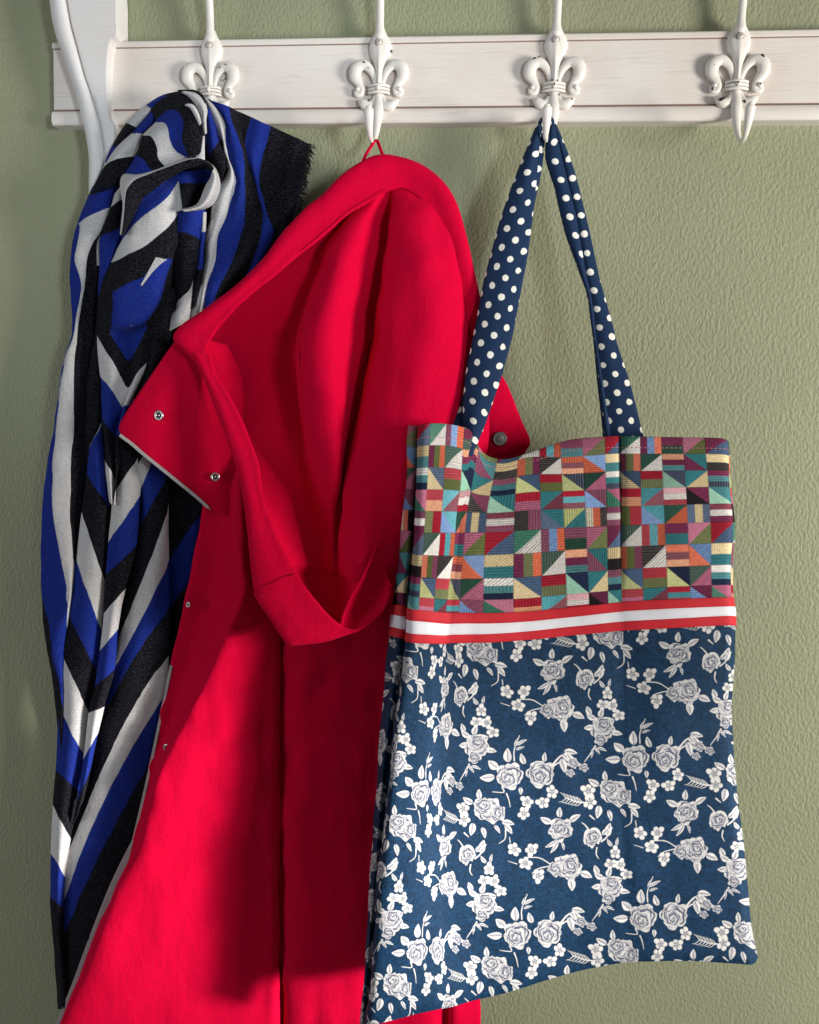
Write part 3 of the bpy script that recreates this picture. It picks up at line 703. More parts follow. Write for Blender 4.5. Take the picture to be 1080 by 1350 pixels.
# outer left layers
fold([(2.9, 760, 70, 850, 160), (2, 530, 105, 600, 200), (1, 360, 195, 440, 250), (0, 190, 355, 280, 390), (-1, 60, 560, 120, 575), (-2, 0, 705, 40, 740), (-2.4, -20, 760, 20, 790)], (4.5, 3.6), .7, A_, grow=1)
fold([(2, 430, 215, 600, 235), (1.5, 330, 330, 450, 330), (1, 235, 450, 340, 440), (.4, 90, 580, 300, 560), (0, 0, 735, 100, 668, 245, 650), (-.5, -60, 850, 190, 780), (-1, *[(121 - 140) / .14815, (253 - 110) / .14815], *[(160 - 140) / .14815, (243 - 110) / .14815])], (5.0, 4.4), .9, A_, grow=1)
F1 = [[(121, 252, -.8), (134, 250, -.9), (147, 247, -.95), (163, 242, -.95)],
      [(108, 280, -1.7), (122, 274, -1.65), (140, 268, -1.6), (155, 263, -1.6)],
      [(103, 296, -1.98), (114, 290, -2.1), (138, 281, -2.2), (148, 276, -2.1)],
      [(96, 322, -1.5), (103, 322, -2.05), (122, 318, -2.95), (133, 312, -3.7)],
      [(94.5, 344, -1.6), (98.5, 344, -2), (114, 344, -3), (131, 344, -3.8)],
      [(94, 373, -1.3), (107, 373, -2), (112, 373, -3), (130, 373, -3.9)],
      [(97, 418, -1.2), (102, 418, -2), (104, 418, -3), (128, 418, -3.9)],
      [(95, 446, -1.8), (97, 446, -2), (101, 446, -3), (123, 446, -3.9)],
      [(86, 475, -1.95), (87, 475, -2), (98, 475, -3), (118, 475, -3.9)],
      [(78, 531, -1.9), (79, 531, -2), (97, 531, -3), (114, 531, -3.9)],
      [(72, 568, -1.7), (74.5, 568, -2), (97, 568, -3), (115, 568, -3.9)],
      [(66, 605, -1.5), (70, 605, -2), (93, 605, -3), (119, 605, -3.9)],
      [(61, 640, -1.4), (70, 640, -2), (93, 640, -3), (114, 640, -3.9)],
      [(57, 680, -1.2), (71, 680, -2), (92, 680, -3), (109, 680, -3.9)],
      [(55.5, 735, -1.1), (80, 735, -2), (96, 735, -3), (103, 735, -3.4)],
      [(57, 790, -1.0), (88, 790, -2), (93, 790, -2.4), (96, 790, -2.6)],
      [(62, 850, -.5), (68, 850, -1), (84, 850, -1.7), (92, 850, -1.9)],
      [(72, 905, -.3), (79, 905, -1), (84, 905, -1.5), (90, 905, -1.8)],
      [(78, 960, -.2), (80, 960, -.5), (84, 960, -.7), (92, 960, -.9)],
      [(80, 1010, -.2), (82, 1010, -.5), (85, 1010, -.7), (92, 1010, -.9)]]
cloth([[(p[0] - (1 if k == 0 else 0), p[1], (3.4, 4.7, 4.6, 3.4)[k], p[2]) for k, p in enumerate(r)] for r in F1], .12, 6, 5, None, .06, 4)
fold([(.6, 152, 256, 166, 238), (0, 147, 273, 165, 258), (-1, 133, 312, 164, 296), (-1.4, 131, 350, 152, 350), (-1.0, 129, 390, 146, 390), (-.7, 127, 430, 138, 430), (-.6, 121, 465, 136, 465), (-.5, 115, 500, 136, 500), (-.5, 112, 560, 137, 560), (-.5, 114, 600, 132, 600), (-.5, 118, 640, 126, 640)], (4.4, 3.6), .5)
# lower folds, each row a stripe boundary
fold([(-2, 119, 588, 133, 560), (-1, 116, 627, 143, 669), (0, 109, 678, 138, 769), (1, 101, 738, 134, 835), (2, 91, 811, 130, 890), (3, 82, 864, 118, 943), (4, 79, 936, 113, 1000), (5, 75, 1017, 103, 1043), (6, 71, 1063, 93, 1107), (7, 69, 1127, 86, 1157), (8, 68, 1183, 84, 1197), (8.4, 70, 1222, 84, 1230), (8.7, 75, 1270, 88, 1270), (8.9, 79, 1330, 92, 1330)], (4.4, 3.8), 1.2, grow=2, pv=8)
fold([(2.2, 175, 560, 220, 560), (3, 168, 640, 196, 585), (4, 184, 650, 200, 609), (5, 184, 694, 220, 630), (6, 158, 838, 207, 716, 221, 664), (7, 145, 893, 196, 797, 222, 738), (8, 138, 942, 176, 869, 223, 803), (9, 91, 1125, 158, 966, 222, 866), (10, 84, 1190, 140, 1050, 218, 915), (11, 84, 1235, 130, 1130, 200, 1000), (11.5, 82, 1300, 120, 1220, 185, 1110), (11.9, 82, 1340, 110, 1290, 150, 1200)], (4.4, 4.0), 1.0, pv=9, grow=1)
fold([(2.6, 214, 570, 300, 620), (2.4, 218, 660, 300, 640), (2.0, 221, 742, 275, 662), (1.5, 222, 768, 268, 705), (2.0, 222, 800, 262, 748), (2.4, 222, 870, 255, 850), (2.6, 215, 960, 240, 960), (2.7, 190, 1100, 210, 1100)], (3.0, 2.6), .5)
# knotted centre strand
C3 = [[(570, 60, 2.6), (650, 40, 2.6), (800, -50, 2.6), (900, -90, 2.6), (1040, -110, 2.5)],
      [(548, 470, 2), (600, 370, 2), (690, 200, 2), (850, 60, 2), (1040, -75, 2)],
      [(505, 590, 1), (590, 460, 1), (720, 320, 1), (930, 160, 1), (1045, -10, 1)],
      [(445, 715, 0), (580, 655, 0), (760, 560, 0), (930, 420, 0), (1078, 230, 0)],
      [(390, 850, -.4), (520, 800, -.6), (740, 720, -.7), (950, 580, -.6), (1100, 480, -.4)],
      [(352, 980, -.4), (465, 965, -1), (730, 845, -1), (900, 740, -1.2), (1040, 680, -.9)],
      [(338, 1100, -.5), (470, 1100, -1), (640, 1080, -1.6), (840, 1040, -1.3), (960, 1000, -.5)],
      [(332, 1250, -.5), (455, 1260, -1), (620, 1260, -1.6), (760, 1240, -1), (915, 1230, -.5)]]
rows = [[(*C_(p[0], p[1]), (5.2, 7.2, 7.7, 7.4, 5.2)[k] + (-.5 if i < 2 else 0), p[2]) for k, p in enumerate(r)] for i, r in enumerate(C3)]
dd3 = (4.8, 6.2, 5.3, 6.2, 4.9)
for r in ([(128, 436, -.3), (146, 440, -1), (172, 445, -1.8), (194, 432, -1), (213, 428, -.5)], [(129, 441, -.05), (150, 468, -.6), (169, 480, -.9), (188, 468, -.5), (207, 455, -.2)],
          [(128.5, 446, .02), (149, 477, .02), (168, 512, .02), (183, 490, .02), (203, 472, .02)], [(132, 496, 1), (146, 512, 1), (161, 536, 1), (167, 534, 1), (175, 530, 1)], [(135, 552, 2), (142, 562, 2), (151, 575, 2), (158, 573, 2), (170, 570, 2)],
          [(137, 606, 3), (144, 617, 3), (151, 632, 3), (153, 628, 2.9), (156, 622, 2.8)], [(145, 662, 4), (147, 664, 3.9), (150, 666, 3.6), (151, 666, 3), (152, 666, 2.9)]):
    rows.append([(p[0], p[1], dd3[k], p[2]) for k, p in enumerate(r)])
cloth(rows, .12, 6, 7, None, .07, 12)
fold([(1, 161, 530, 185, 525), (2, 152, 592, 166, 570), (3, 150, 652, 186, 597), (4, 144, 714, 184, 655), (5, 141, 757, 179, 720), (6, 138, 808, 165, 776), (7, 133, 857, 155, 830), (8, 126, 905, 150, 883), (9, 118, 940, 136, 933), (10, 111, 1000, 128, 968), (11, 102, 1057, 119, 1015), (11.6, 97, 1085, 110, 1055)], (5.0, 4.9), .9, pv=8, grow=1)
fold([(2.6, 196, 380, 232, 380), (2.7, 192, 430, 228, 430), (2.8, 186, 480, 214, 480), (2.8, 176, 530, 200, 530)], 5.2, .6)
# strands right of the centre
fold([(1.2, 300, 262, 545, 250), (1.5, 290, 340, 530, 330), (2, 250, 462, 380, 455, 500, 520), (2.5, 250, 700, 480, 700), (3, 290, 1080, 380, 985, 440, 870), (3.5, 240, 1190, 420, 1080), (3.9, 210, 1330, 400, 1230)], (5.9, 5.2), .8, E_)
fold([(.1, 512, 270, 552, 270), (1, 508, 450, 545, 440), (1.5, 490, 600, 530, 600), (2, 465, 790, 522, 760), (2.5, 430, 950, 490, 950), (2.9, 405, 1140, 470, 1090)], (5.6, 5.0), .5, E_, wr=0)
fold([(.5, 848, 668, 945, 690), (.5, 812, 735, 890, 728), (.5, 765, 822, 812, 808), (.5, 712, 918, 722, 922)], 7.75, .0, C_, wr=0, t=.05)
fold([(.6, 630, 1018, 648, 1014), (.6, 590, 1070, 645, 1070), (.6, 540, 1122, 640, 1125), (.6, 585, 1200, 638, 1205), (.6, 622, 1275, 634, 1280)], 7.6, .0, C_, wr=0, t=.05)
# hump over the hook
HP = [[(400, 235, 2.9), (520, 130, 2.9), (730, 110, 2.9), (850, 300, 2.9), (885, 500, 2.9)],
      [(425, 290, 2.3), (575, 195, 2.4), (725, 240, 2.5), (800, 400, 2.5), (845, 610, 2.5)],
      [(440, 325, 2), (590, 234, 2), (690, 340, 2), (678, 520, 2), (745, 655, 2)],
      [(445, 340, 1), (540, 372, 1), (574, 500, 1), (622, 592, 1), (735, 660, 1)],
      [(325, 465, 0), (405, 472, 0), (455, 560, 0), (465, 662, 0), (520, 730, 0)],
      [(265, 640, -1), (312, 662, -1), (350, 692, -1), (388, 755, -1), (420, 775, -1)],
      [(150, 825, -2), (200, 825, -2), (240, 835, -2), (300, 820, -2), (340, 810, -2)]]
dh = [(5, 6.6, 7.8, 7.9, 7.2), (6, 7.6, 8.8, 9.0, 8.4), (6.4, 8.1, 8.9, 8.9, 8.2), (6.7, 8.2, 8.3, 7.8, 7.2), (6.2, 7.8, 8.0, 7.6, 7.2), (5.9, 7.0, 7.2, 7.2, 7), (5.6, 6.2, 6.6, 6.6, 6.6)]
cloth([[(*A_(p[0], p[1]), dh[i][k], p[2]) for k, p in enumerate(r)] for i, r in enumerate(HP)], .12, 6, 6, None, .05, 5)
fold([(.5, 675, 78, 690, 68), (.5, 740, 120, 800, 88), (.5, 800, 190, 868, 150), (.5, 842, 270, 897, 240), (.6, 858, 340, 888, 320), (.7, 880, 450, 892, 440)], (8.2, 8.8), .4, A_, wr=0)
fold([(2.5, 640, 66, 650, 60), (2.5, 760, 76, 780, 60), (2.5, 830, 120, 855, 100), (2.5, 868, 190, 885, 175)], (8.0, 8.4), .2, A_, wr=0)
fold([(.5, 700, 195, 720, 180), (.4, 745, 215, 775, 190), (.4, 790, 290, 822, 260), (.4, 830, 375, 846, 350)], 9.3, .2, A_, wr=0, t=.06)
fold([(.3, 860, 470, 872, 470), (.3, 835, 570, 873, 570), (.4, 790, 670, 875, 685)], 8.2, .2, A_, wr=0)
# hollow roll
fold([(-1.7, 640, 790, 960, 760), (-1.5, 640, 850, 950, 840), (-.9, 640, 900, 940, 900), (-.5, 650, 1000, 900, 1000), (-.5, 650, 1120, 850, 1110)], 4.6, -1.0, A_, wr=0)
RL = [[(128, 1345, .1), (140, 1345, 0), (152, 1345, -.5)], [(140, 1210, .2), (160, 1210, 0), (222, 1210, -.98)], [(150, 1075, .4), (170, 1070, 0), (305, 1075, -.99)], [(126, 930, .4), (188, 950, 0), (335, 1005, -.98)], [(158, 812, .5), (252, 860, 0), (440, 935, -.98)], [(300, 812, .3), (400, 802, 0), (540, 858, -.98)],
      [(450, 768, .3), (560, 740, 0), (628, 800, -.95)], [(600, 695, .3), (700, 690, 0), (690, 765, -.9)], [(700, 662, .3), (782, 675, 0), (775, 742, -.9)], [(810, 668, .1), (865, 685, -.1), (850, 742, -.8)],
      [(900, 695, .0), (930, 735, -.15), (930, 770, -.6)], [(965, 750, .05), (955, 775, .02), (945, 800, -.05)], [(1003, 840, .5), (970, 840, .3), (930, 850, .1)], [(1010, 930, .5), (950, 930, .3), (885, 925, .1)], [(975, 1030, .5), (910, 1020, .3), (835, 1045, .1)],
      [(925, 1090, .5), (850, 1090, .3), (790, 1090, .1)], [(830, 1125, .5), (780, 1118, .3), (730, 1112, .1)], [(700, 1140, .5), (690, 1132, .3), (675, 1125, .1)]]
cloth([[(*A_(p[0], p[1]), (6.6, 9.0, 7.8)[k] + (-.6 if i > 8 else 0), p[2]) for k, p in enumerate(r)] for i, r in enumerate(RL)], .12, 7, 6, None, .03, 6)
scm.build('folded_cloth', M_scarf, scarf)
# fringe along the end
mb = MB(); e0 = [B_(*q[5]) for q in R1[:8]]
W_, _ = cr_weights(len(e0), 9); eP = W_ @ np.array(e0)
for i in range(0, len(eP)):
    for k in range(3):
        x, y = eP[i] + [random.uniform(-.6, .3), random.uniform(-.9, .9)]
        L = random.uniform(4.5, 11); a = math.radians(random.uniform(12, 62)); 
        p0 = at(x - 1, y, 3.3); p1 = at(x + L * .5 * math.cos(a), y + L * .5 * math.sin(a), 3.3 + random.uniform(-.2, .3)); p2 = at(x + L * math.cos(a), y + L * math.sin(a) + 1, 3.2 + random.uniform(-.4, .5))
        tube(mb, [p0, p1, p2], [.06, .05, .025], 4, 1, per=2, cap=False)
mb.build('fringe', M_fringe, scarf, kind='stuff')

# ------------------------------------------------------------------ coat
coat = thing('coat', at(497, 200, 5), 'bright red hooded coat with snaps hanging between the scarf and the tote bag', 'coat')
RT = .22
# body
ys = [560, 650, 720, 780, 830, 880, 950, 1030, 1110, 1230, 1400]
Lx = [290, 272, 259, 247, 236, 225, 211, 194, 175, 127, 58]
Bx = [318, 320, 319, 313, 294, 276, 241, 207, 181, 131, 62]
rows = []
for i, y in enumerate(ys):
    f = (y - 560) / 840.
    l, b_ = Lx[i], Bx[i]
    wide = max(6, b_ - l)
    xs = [l, l + wide * .5, b_ - 1, b_ + 10, b_ + (345 - b_) * .5, 345 - 6 * f, 364, 371, 378, 398, 440, 500, 560, 588, 600, 632]
    dl = 4.7
    ds = [dl, 5.2, 7.6 if wide > 10 else 6.6, 8.3, 7.6, 6.3, 5.6, 4.2, 5.4, 6.0, 5.8, 5.0, 5.0, 3.6, 4.6, 3.0]
    k_ = min(1, max(0, (y - 690) / 90.)); ds = [d if x <= b_ + 2 and y > 640 else min(d, 4.6 + (d - 4.6) * k_) for x, d in zip(xs, ds)]
    rows.append([(x, y, d, 0) for x, d in zip(xs, ds)])
mb = MB(); cloth(rows, RT, 6, 8, mb, .17, 21); mb.build('coat_body', M_red, coat)
# lining strip that peeks out below the zip
mb = MB(); cloth([[(174, 1108, 5.0, 0), (182, 1108, 5.2, 0)], [(146, 1165, 5.0, 0), (160, 1165, 5.2, 0)], [(118, 1235, 5, 0), (135, 1235, 5.2, 0)], [(98, 1290, 5, 0), (110, 1290, 5.2, 0)], [(76, 1345, 5, 0), (90, 1345, 5.2, 0)], [(60, 1385, 5, 0), (70, 1385, 5.2, 0)]], .1, 4, 5, mb); mb.build('lining_edge', M_lin, coat)
# left front flap
fl = [[(238, 440, 8.2), (250, 438, 8.4), (262, 440, 8.4), (280, 450, 8), (300, 455, 7)],
      [(205, 487, 8.3), (228, 488, 8.5), (250, 492, 8.2), (285, 500, 7.6), (320, 505, 6.6)],
      [(170, 540, 8.2), (200, 545, 8.6), (235, 552, 8.0), (275, 560, 7.2), (320, 565, 6.4)],
      [(158, 561, 8.0), (190, 578, 8.4), (228, 600, 7.8), (270, 620, 7.0), (320, 620, 6.2)],
      [(160, 574, 7.9), (190, 597, 8.2), (232, 631, 7.6), (278, 670, 7.0), (322, 690, 6.0)]]
mb = MB(); cloth([[(*p, 0) for p in r] for r in fl], RT, 7, 6, mb, .05, 23); mb.build('front_flap', M_red, coat, label='left front flap of the coat with zip along its lower edge')
# right collar flap
fr = [[(618, 455, 5.2), (640, 468, 5.4), (652, 480, 5.3)], [(600, 500, 5.3), (640, 510, 5.8), (670, 512, 5.3)], [(600, 550, 5.3), (645, 555, 5.9), (686, 553, 5.3)], [(600, 585, 5.2), (645, 590, 5.7), (698, 582, 5.2)], [(600, 615, 5.1), (645, 612, 5.5), (690, 599, 5.1)]]
mb = MB(); cloth([[(*p, 0) for p in r] for r in fr], RT, 7, 6, mb, .03, 24); mb.build('collar_flap', M_red, coat, label='right end of the collar with a pewter snap cap')
# hood inside, draped in cones
cx = [[470, 480, 488, 493, 498, 505, 512, 517, 530, 545, 562], [398, 424, 438, 444, 450, 476, 512, 518, 550, 572, 596], [322, 362, 395, 412, 420, 450, 503, 512, 556, 588, 612], [262, 310, 355, 388, 397, 436, 490, 500, 560, 602, 626],
      [286, 325, 360, 392, 401, 440, 474, 484, 545, 604, 640], [318, 345, 370, 394, 410, 442, 458, 468, 530, 600, 640], [345, 368, 388, 408, 428, 438, 447, 456, 492, 540, 600], [372, 394, 408, 420, 431, 438, 446, 454, 478, 505, 560], [380, 398, 410, 421, 432, 438, 445, 452, 466, 480, 520], [425, 430, 434, 438, 442, 445, 448, 450, 453, 458, 480]]
cyy = [[272, 268, 262, 257, 252, 248, 246, 244, 246, 252, 262], [322, 312, 306, 302, 300, 296, 290, 287, 284, 283, 290], [385, 378, 372, 370, 369, 366, 360, 355, 350, 346, 350], [458, 457, 455, 452, 450, 448, 445, 440, 435, 430, 430], [532, 531, 530, 530, 530, 530, 528, 525, 520, 515, 512],
       [606, 607, 608, 610, 611, 611, 610, 608, 604, 600, 598], [684, 686, 688, 690, 692, 692, 691, 690, 688, 686, 684], [738, 738, 740, 742, 744, 746, 748, 750, 752, 740, 720], [762, 762, 762, 762, 762, 764, 766, 769, 773, 776, 770], [822, 824, 825, 826, 826, 826, 824, 820, 814, 812, 800]]
db = [[6.8] * 11, [6.4, 5.8, 5.6, 5.8, 7.4, 8.3, 5.6, 7.8, 8.6, 8.0, 7.2], [6.2, 5.4, 5.2, 5.8, 9.0, 10.2, 5.4, 9.0, 10.4, 9.2, 7.2], [5.5, 5.1, 5.0, 5.8, 10.2, 11.6, 5.6, 9.8, 11.4, 9.8, 7.4], [5.8, 5.4, 5.2, 6.0, 10.2, 11.6, 6.4, 10.2, 12.0, 10.4, 8.0],
      [7.4, 6.8, 6.2, 6.2, 9.4, 10.8, 7.6, 10.6, 12.2, 10.6, 8.2], [11.0, 9.6, 8.0, 6.8, 8.2, 9.2, 8.2, 10.8, 12.2, 11.2, 8.4], [11.6, 10.0, 8.6, 7.8, 8.6, 9.4, 9.4, 11.2, 12.3, 11.6, 9], [11.2, 9.4, 8.2, 7.6, 7.8, 8.2, 8.6, 9.8, 11.0, 11.6, 9.6], [11.6, 11.4, 11.2, 11.2, 11.2, 11.3, 11.4, 11.6, 11.8, 12, 10]]
rows = [[(x, y, d, 0) for x, y, d in zip(a, b_, c_)] for a, b_, c_ in zip(cx, cyy, db)]
mb = MB(); cloth(rows, RT, 7, 8, mb, .13, 25); mb.build('hood_lining', M_red, coat)
# rim over the top and down the left
def band(pts, wd=.9, tuck=1.6, seed=30):
    rows = []
    for (ox, oy, ix, iy, d) in pts:
        o_, i_ = np.array((ox, oy), float), np.array((ix, iy), float); v = (i_ - o_); vn = v / (np.linalg.norm(v) + 1e-6)
        v_l = np.linalg.norm(v); b0 = o_ + vn * min(6, v_l * .5)
        rows.append([(b0[0], b0[1], d - 2.2, 0), (*(o_ + vn * min(1., v_l * .1)), d - .9, 0), (*(o_ + vn * min(3, v_l * .25)), d - .15, 0), (*(o_ + v * .35), d + .12, 0), (*(o_ + v * .7), d, 0), (*(i_ - vn * 1.2), d - .03, 0), (i_[0], i_[1], d - .22, 0), (*(i_ - vn * min(3, v_l * .2)), d - 1.6, 0)])
    return rows
top = [(652, 500, 634, 520, 8.3), (641, 430, 614, 440, 8.3), (634, 395, 606, 400, 8.2), (622, 340, 591, 350, 8.0), (612, 300, 581, 312, 7.9), (601, 266, 570, 282, 7.7), (581, 236, 556, 262, 7.5), (552, 215, 542, 252, 7.3), (525, 206, 528, 246, 7.4), (500, 204, 508, 252, 7.7), (478, 212, 488, 264, 8.1), (452, 230, 462, 280, 8.5), (428, 255, 437, 300, 8.9), (404, 275, 416, 318, 9.2), (379, 300, 392, 336, 9.5), (347, 341, 362, 363, 9.9), (311, 377, 330, 388, 10.2), (270, 408, 298, 420, 10.4), (241, 428, 275, 450, 10.5), (229, 444, 268, 474, 10.4), (238, 456, 266, 486, 9.6)]
mb = MB(); cloth(band(top), RT, 4, 6, mb, .04, 26)
left = [(236, 446, 262, 447, 9.9), (250, 462, 276, 470, 10.4), (266, 494, 287, 499, 10.6), (282, 535, 309, 536, 10.9), (303, 590, 336, 598, 11.3), (318, 640, 346, 652, 11.7), (326, 695, 364, 705, 12.2), (332, 750, 390, 756, 12.7), (336, 782, 408, 784, 13.0), (339, 790, 414, 792, 13.05), (358, 818, 426, 806, 13.2), (378, 846, 434, 814, 13.3), (388, 850, 440, 819, 13.3), (424, 846, 454, 828, 13.2), (450, 839, 470, 830, 13.1), (480, 827, 489, 819, 12.9), (503, 808, 507, 800, 12.8), (517, 783, 513, 775, 12.5)]
cloth(band(left), RT, 4, 7, mb, .04, 27)
mb.build('hood_rim', M_red, coat)
# raised seam lines
def seam(name, pts, r=.07):
    b_ = MB(); tube(b_, [at(*p) for p in pts], [r] * len(pts), 6, 1, per=6); b_.build(name, M_red, coat)
seam('seam', [(393, 462, 10.2), (394, 485, 10.3), (399, 520, 10.3), (407, 552, 10.1), (414, 580, 9.9)], .12)
seam('seam', [(451, 815, 12.8), (456, 803, 12.8), (464, 785, 12.8), (470, 775, 12.85), (478, 761, 12.8), (488, 741, 12.7), (497, 720, 12.4)], .15)
seam('seam', [(336, 785, 13.0), (350, 776, 13.35), (372, 764, 13.3), (390, 757, 12.9)], .06)
seam('seam', [(512, 250, 8.1), (470, 273, 8.7), (430, 304, 9.2), (398, 331, 9.7)], .05)
seam('seam', [(497, 720, 12.4), (508, 698, 12.2), (530, 660, 11.8)], .06)
# inner hem band at the lower right of the hood
mb = MB(); cloth([[(497, 719, 12.2, 0), (479, 760, 12.5, 0), (465, 784, 12.5, 0), (454, 810, 12.5, 0), (447, 827, 12.6, 0)], [(500, 729, 11.4, 0), (487, 768, 11.5, 0), (474, 790, 11.5, 0), (462, 813, 11.8, 0), (453, 829, 12.6, 0)], [(506, 750, 11.3, 0), (500, 780, 11.3, 0), (490, 800, 11.4, 0), (475, 819, 12.0, 0), (462, 832, 12.8, 0)], [(516, 772, 12.2, 0), (514, 788, 12.4, 0), (505, 803, 12.5, 0), (488, 821, 12.8, 0), (470, 834, 12.9, 0)]], RT, 6, 6, mb, .05, 28); mb.build('hem_band', M_red, coat)
# hanging loop
mb = MB(); tube(mb, [at(478, 214, 7.0), at(484, 201, 6.6), at(492, 189, 5.8), at(496, 185, 4.8), at(499, 189, 5.2), at(503, 200, 6.2), at(507, 210, 6.8)], [.17] * 7, 8, .6); mb.build('hanging_loop', M_red, coat)
# snaps
def snap(px, py, d, r, n=(-.2, -1, 0), cap=False):
    c = at(px, py, d); b_ = MB()
    if cap: lathe(b_, c, n, [(r * .95, -.1), (r, .05), (r * .93, .13), (r * .85, .11), (r * .6, .14), (.01, .16)], 28)
    else: lathe(b_, c, n, [(r * .9, -.1), (r, .04), (r * .93, .14), (r * .72, .17), (r * .55, .08), (r * .5, .0)], 28)
    s = b_.build('snap_button', M_pewter if cap else M_metal, coat)
    if not cap:
        b_ = MB(); lathe(b_, c, n, [(r * .53, .03), (.01, .03)], 20); b_.build('snap_socket', M_dark, s)
        b_ = MB(); lathe(b_, c, n, [(r * .2, .02), (r * .22, .1), (r * .1, .15), (.01, .15)], 12); b_.build('snap_stud', M_metal, s)
snap(210, 547.5, 8.72, .58); snap(284, 628.5, 7.2, .5, (.3, -1, 0)); snap(220.5, 986, 7.1, .5, (-.3, -1, 0)); snap(249, 797, 6.0, .34, (-.5, -1, 0)); snap(659, 578.5, 6.0, .78, (.1, -1, 0), True)
# zip: tape and teeth along two edges
def zipper(pts):
    P = np.array([at(*p) for p in pts]); W_, _ = cr_weights(len(P), 12); Q = W_ @ P
    b_ = MB(); tube(b_, Q[::6], [.11] * len(Q[::6]), 6, 1, per=3); z = b_.build('zipper', M_lin, coat)
    seg = np.concatenate([[0], np.cumsum(np.linalg.norm(np.diff(Q, axis=0), axis=1))]); b_ = MB()
    n = int(seg[-1] / .17)
    for i in range(n):
        s = i * .17; p = np.array([np.interp(s, seg, Q[:, k]) for k in range(3)]); q = np.array([np.interp(s + .05, seg, Q[:, k]) for k in range(3)]); t = q - p; t /= np.linalg.norm(t) + 1e-9
        sd = np.cross(t, [0, -1, 0]); sd /= np.linalg.norm(sd); a, bb, c_ = t * .05, sd * .17, np.array([0, -.12, 0])
        V = [p + sx * a + sy * bb + sz * c_ for sx in (-1, 1) for sy in (-1, 1) for sz in (-1, 1)]
        b_.add(V, [(0, 1, 3, 2), (4, 6, 7, 5), (0, 4, 5, 1), (2, 3, 7, 6), (0, 2, 6, 4), (1, 5, 7, 3)])
    b_.build('zip_teeth', M_zip, z, smooth=False)
zipper([(159, 574, 8.05), (175, 586, 8.3), (190, 599, 8.3), (232, 633, 7.8), (258, 654, 7.4), (277, 671, 7.1)])
zipper([(226, 878, 4.9), (211, 951, 4.9), (194, 1031, 4.9), (176, 1109, 4.9)])

# ------------------------------------------------------------------ tote bag
bag = thing('tote_bag', at(722, 170, 5), 'patchwork and navy rose print tote bag hanging by dotted straps from the hook', 'tote bag')
# columns: x per row, y per row, d per row, texture x (px) for the print
xs = [[534, 545, 553, 557, 576, 598, 618, 624, 640, 665, 700, 750, 805, 817, 830, 880, 940, 955, 960],
      [531, 540, 547, 551, 568, 591, 604, 609, 622, 652, 700, 755, 808, 819, 831, 885, 948, 962, 967],
      [518, 529, 538, 542, 560, 579, 592, 600, 615, 650, 700, 760, 809, 820, 832, 890, 950, 963, 967],
      [515, 526, 536, 540, 558, 575, 586, 596, 613, 650, 700, 760, 810, 821, 833, 890, 951, 965, 969],
      [498, 506, 514, 518, 538, 561, 574, 586, 610, 650, 703, 763, 810, 822, 835, 890, 950, 964, 968],
      [488, 492, 498, 502, 528, 555, 574, 588, 614, 655, 708, 768, 815, 826, 840, 895, 962, 978, 983],
      [474, 477, 481, 486, 518, 551, 577, 593, 622, 662, 715, 775, 820, 832, 846, 905, 975, 991, 996]]
ysb = [[561, 562, 563, 560, 559, 561, 567, 580, 600, 606, 597, 581, 576, 576, 576, 577, 578, 580, 583],
       [690, 690, 691, 692, 692, 692, 692, 692, 692, 692, 689, 686, 684, 683, 683, 681, 679, 679, 680],
       [797, 798, 800, 803, 805, 807, 808, 808, 808, 808, 806, 800, 795, 794, 793, 790, 788, 788, 788],
       [838, 840, 843, 846, 847, 848, 848, 847, 847, 846, 843, 837, 832, 831, 830, 827, 824, 824, 825],
       [1000] * 19, [1172, 1172, 1172, 1171, 1170, 1168, 1168, 1167, 1167, 1165, 1162, 1160, 1158, 1157, 1157, 1155, 1152, 1150, 1148],
       [1354, 1354, 1354, 1352, 1345, 1337, 1330, 1327, 1319, 1309, 1294, 1278, 1269, 1268, 1267, 1266, 1270, 1270, 1262]]
ds = [[11.0, 12.8, 12.2, 15.0, 14.8, 14.2, 13.0, 12.2, 11.2, 10.9, 10.9, 11.0, 10.9, 10.3, 11.0, 11.4, 11.4, 11.1, 10.2],
      [11.2, 13.2, 12.4, 15.2, 15.0, 14.1, 12.9, 12.7, 12.4, 11.9, 11.5, 11.2, 11.1, 10.7, 11.2, 11.6, 11.7, 11.2, 10.2],
      [11.4, 13.4, 12.7, 15.2, 15.0, 14.1, 13.3, 13.1, 12.8, 12.2, 11.7, 11.4, 11.3, 11.3, 11.4, 11.7, 11.7, 11.2, 10.2],
      [11.4, 13.4, 12.7, 15.2, 15.0, 14.2, 13.5, 13.2, 12.9, 12.3, 11.8, 11.5, 11.4, 11.4, 11.5, 11.8, 11.7, 11.2, 10.2],
      [11.8, 13.6, 13.0, 15.6, 15.4, 14.7, 13.9, 13.4, 12.9, 12.4, 11.9, 11.6, 11.5, 11.5, 11.6, 11.8, 11.7, 11.2, 10.2],
      [12.2, 13.8, 13.2, 16.0, 15.9, 15.2, 14.4, 13.8, 13.2, 12.6, 12.1, 11.7, 11.6, 11.6, 11.7, 11.9, 11.9, 11.5, 10.6],
      [13.0, 14.2, 13.7, 16.0, 16.0, 15.4, 14.8, 14.2, 13.4, 12.7, 12.2, 11.8, 11.7, 11.7, 11.8, 12.0, 12.1, 11.7, 10.8]]
sq = [66, 66, 66, 66, 62, 50, 34]
def tx(i, k):
    x = xs[i][k]; s = sq[i]
    if k >= 8: return x
    return x - s * (1, 1, 1, .97, .93, .82, .55, .2)[k] - (18 if k < 3 else 0) + 6 * (2 - k if k < 2 else 0) * -1
NB = len(xs[0])
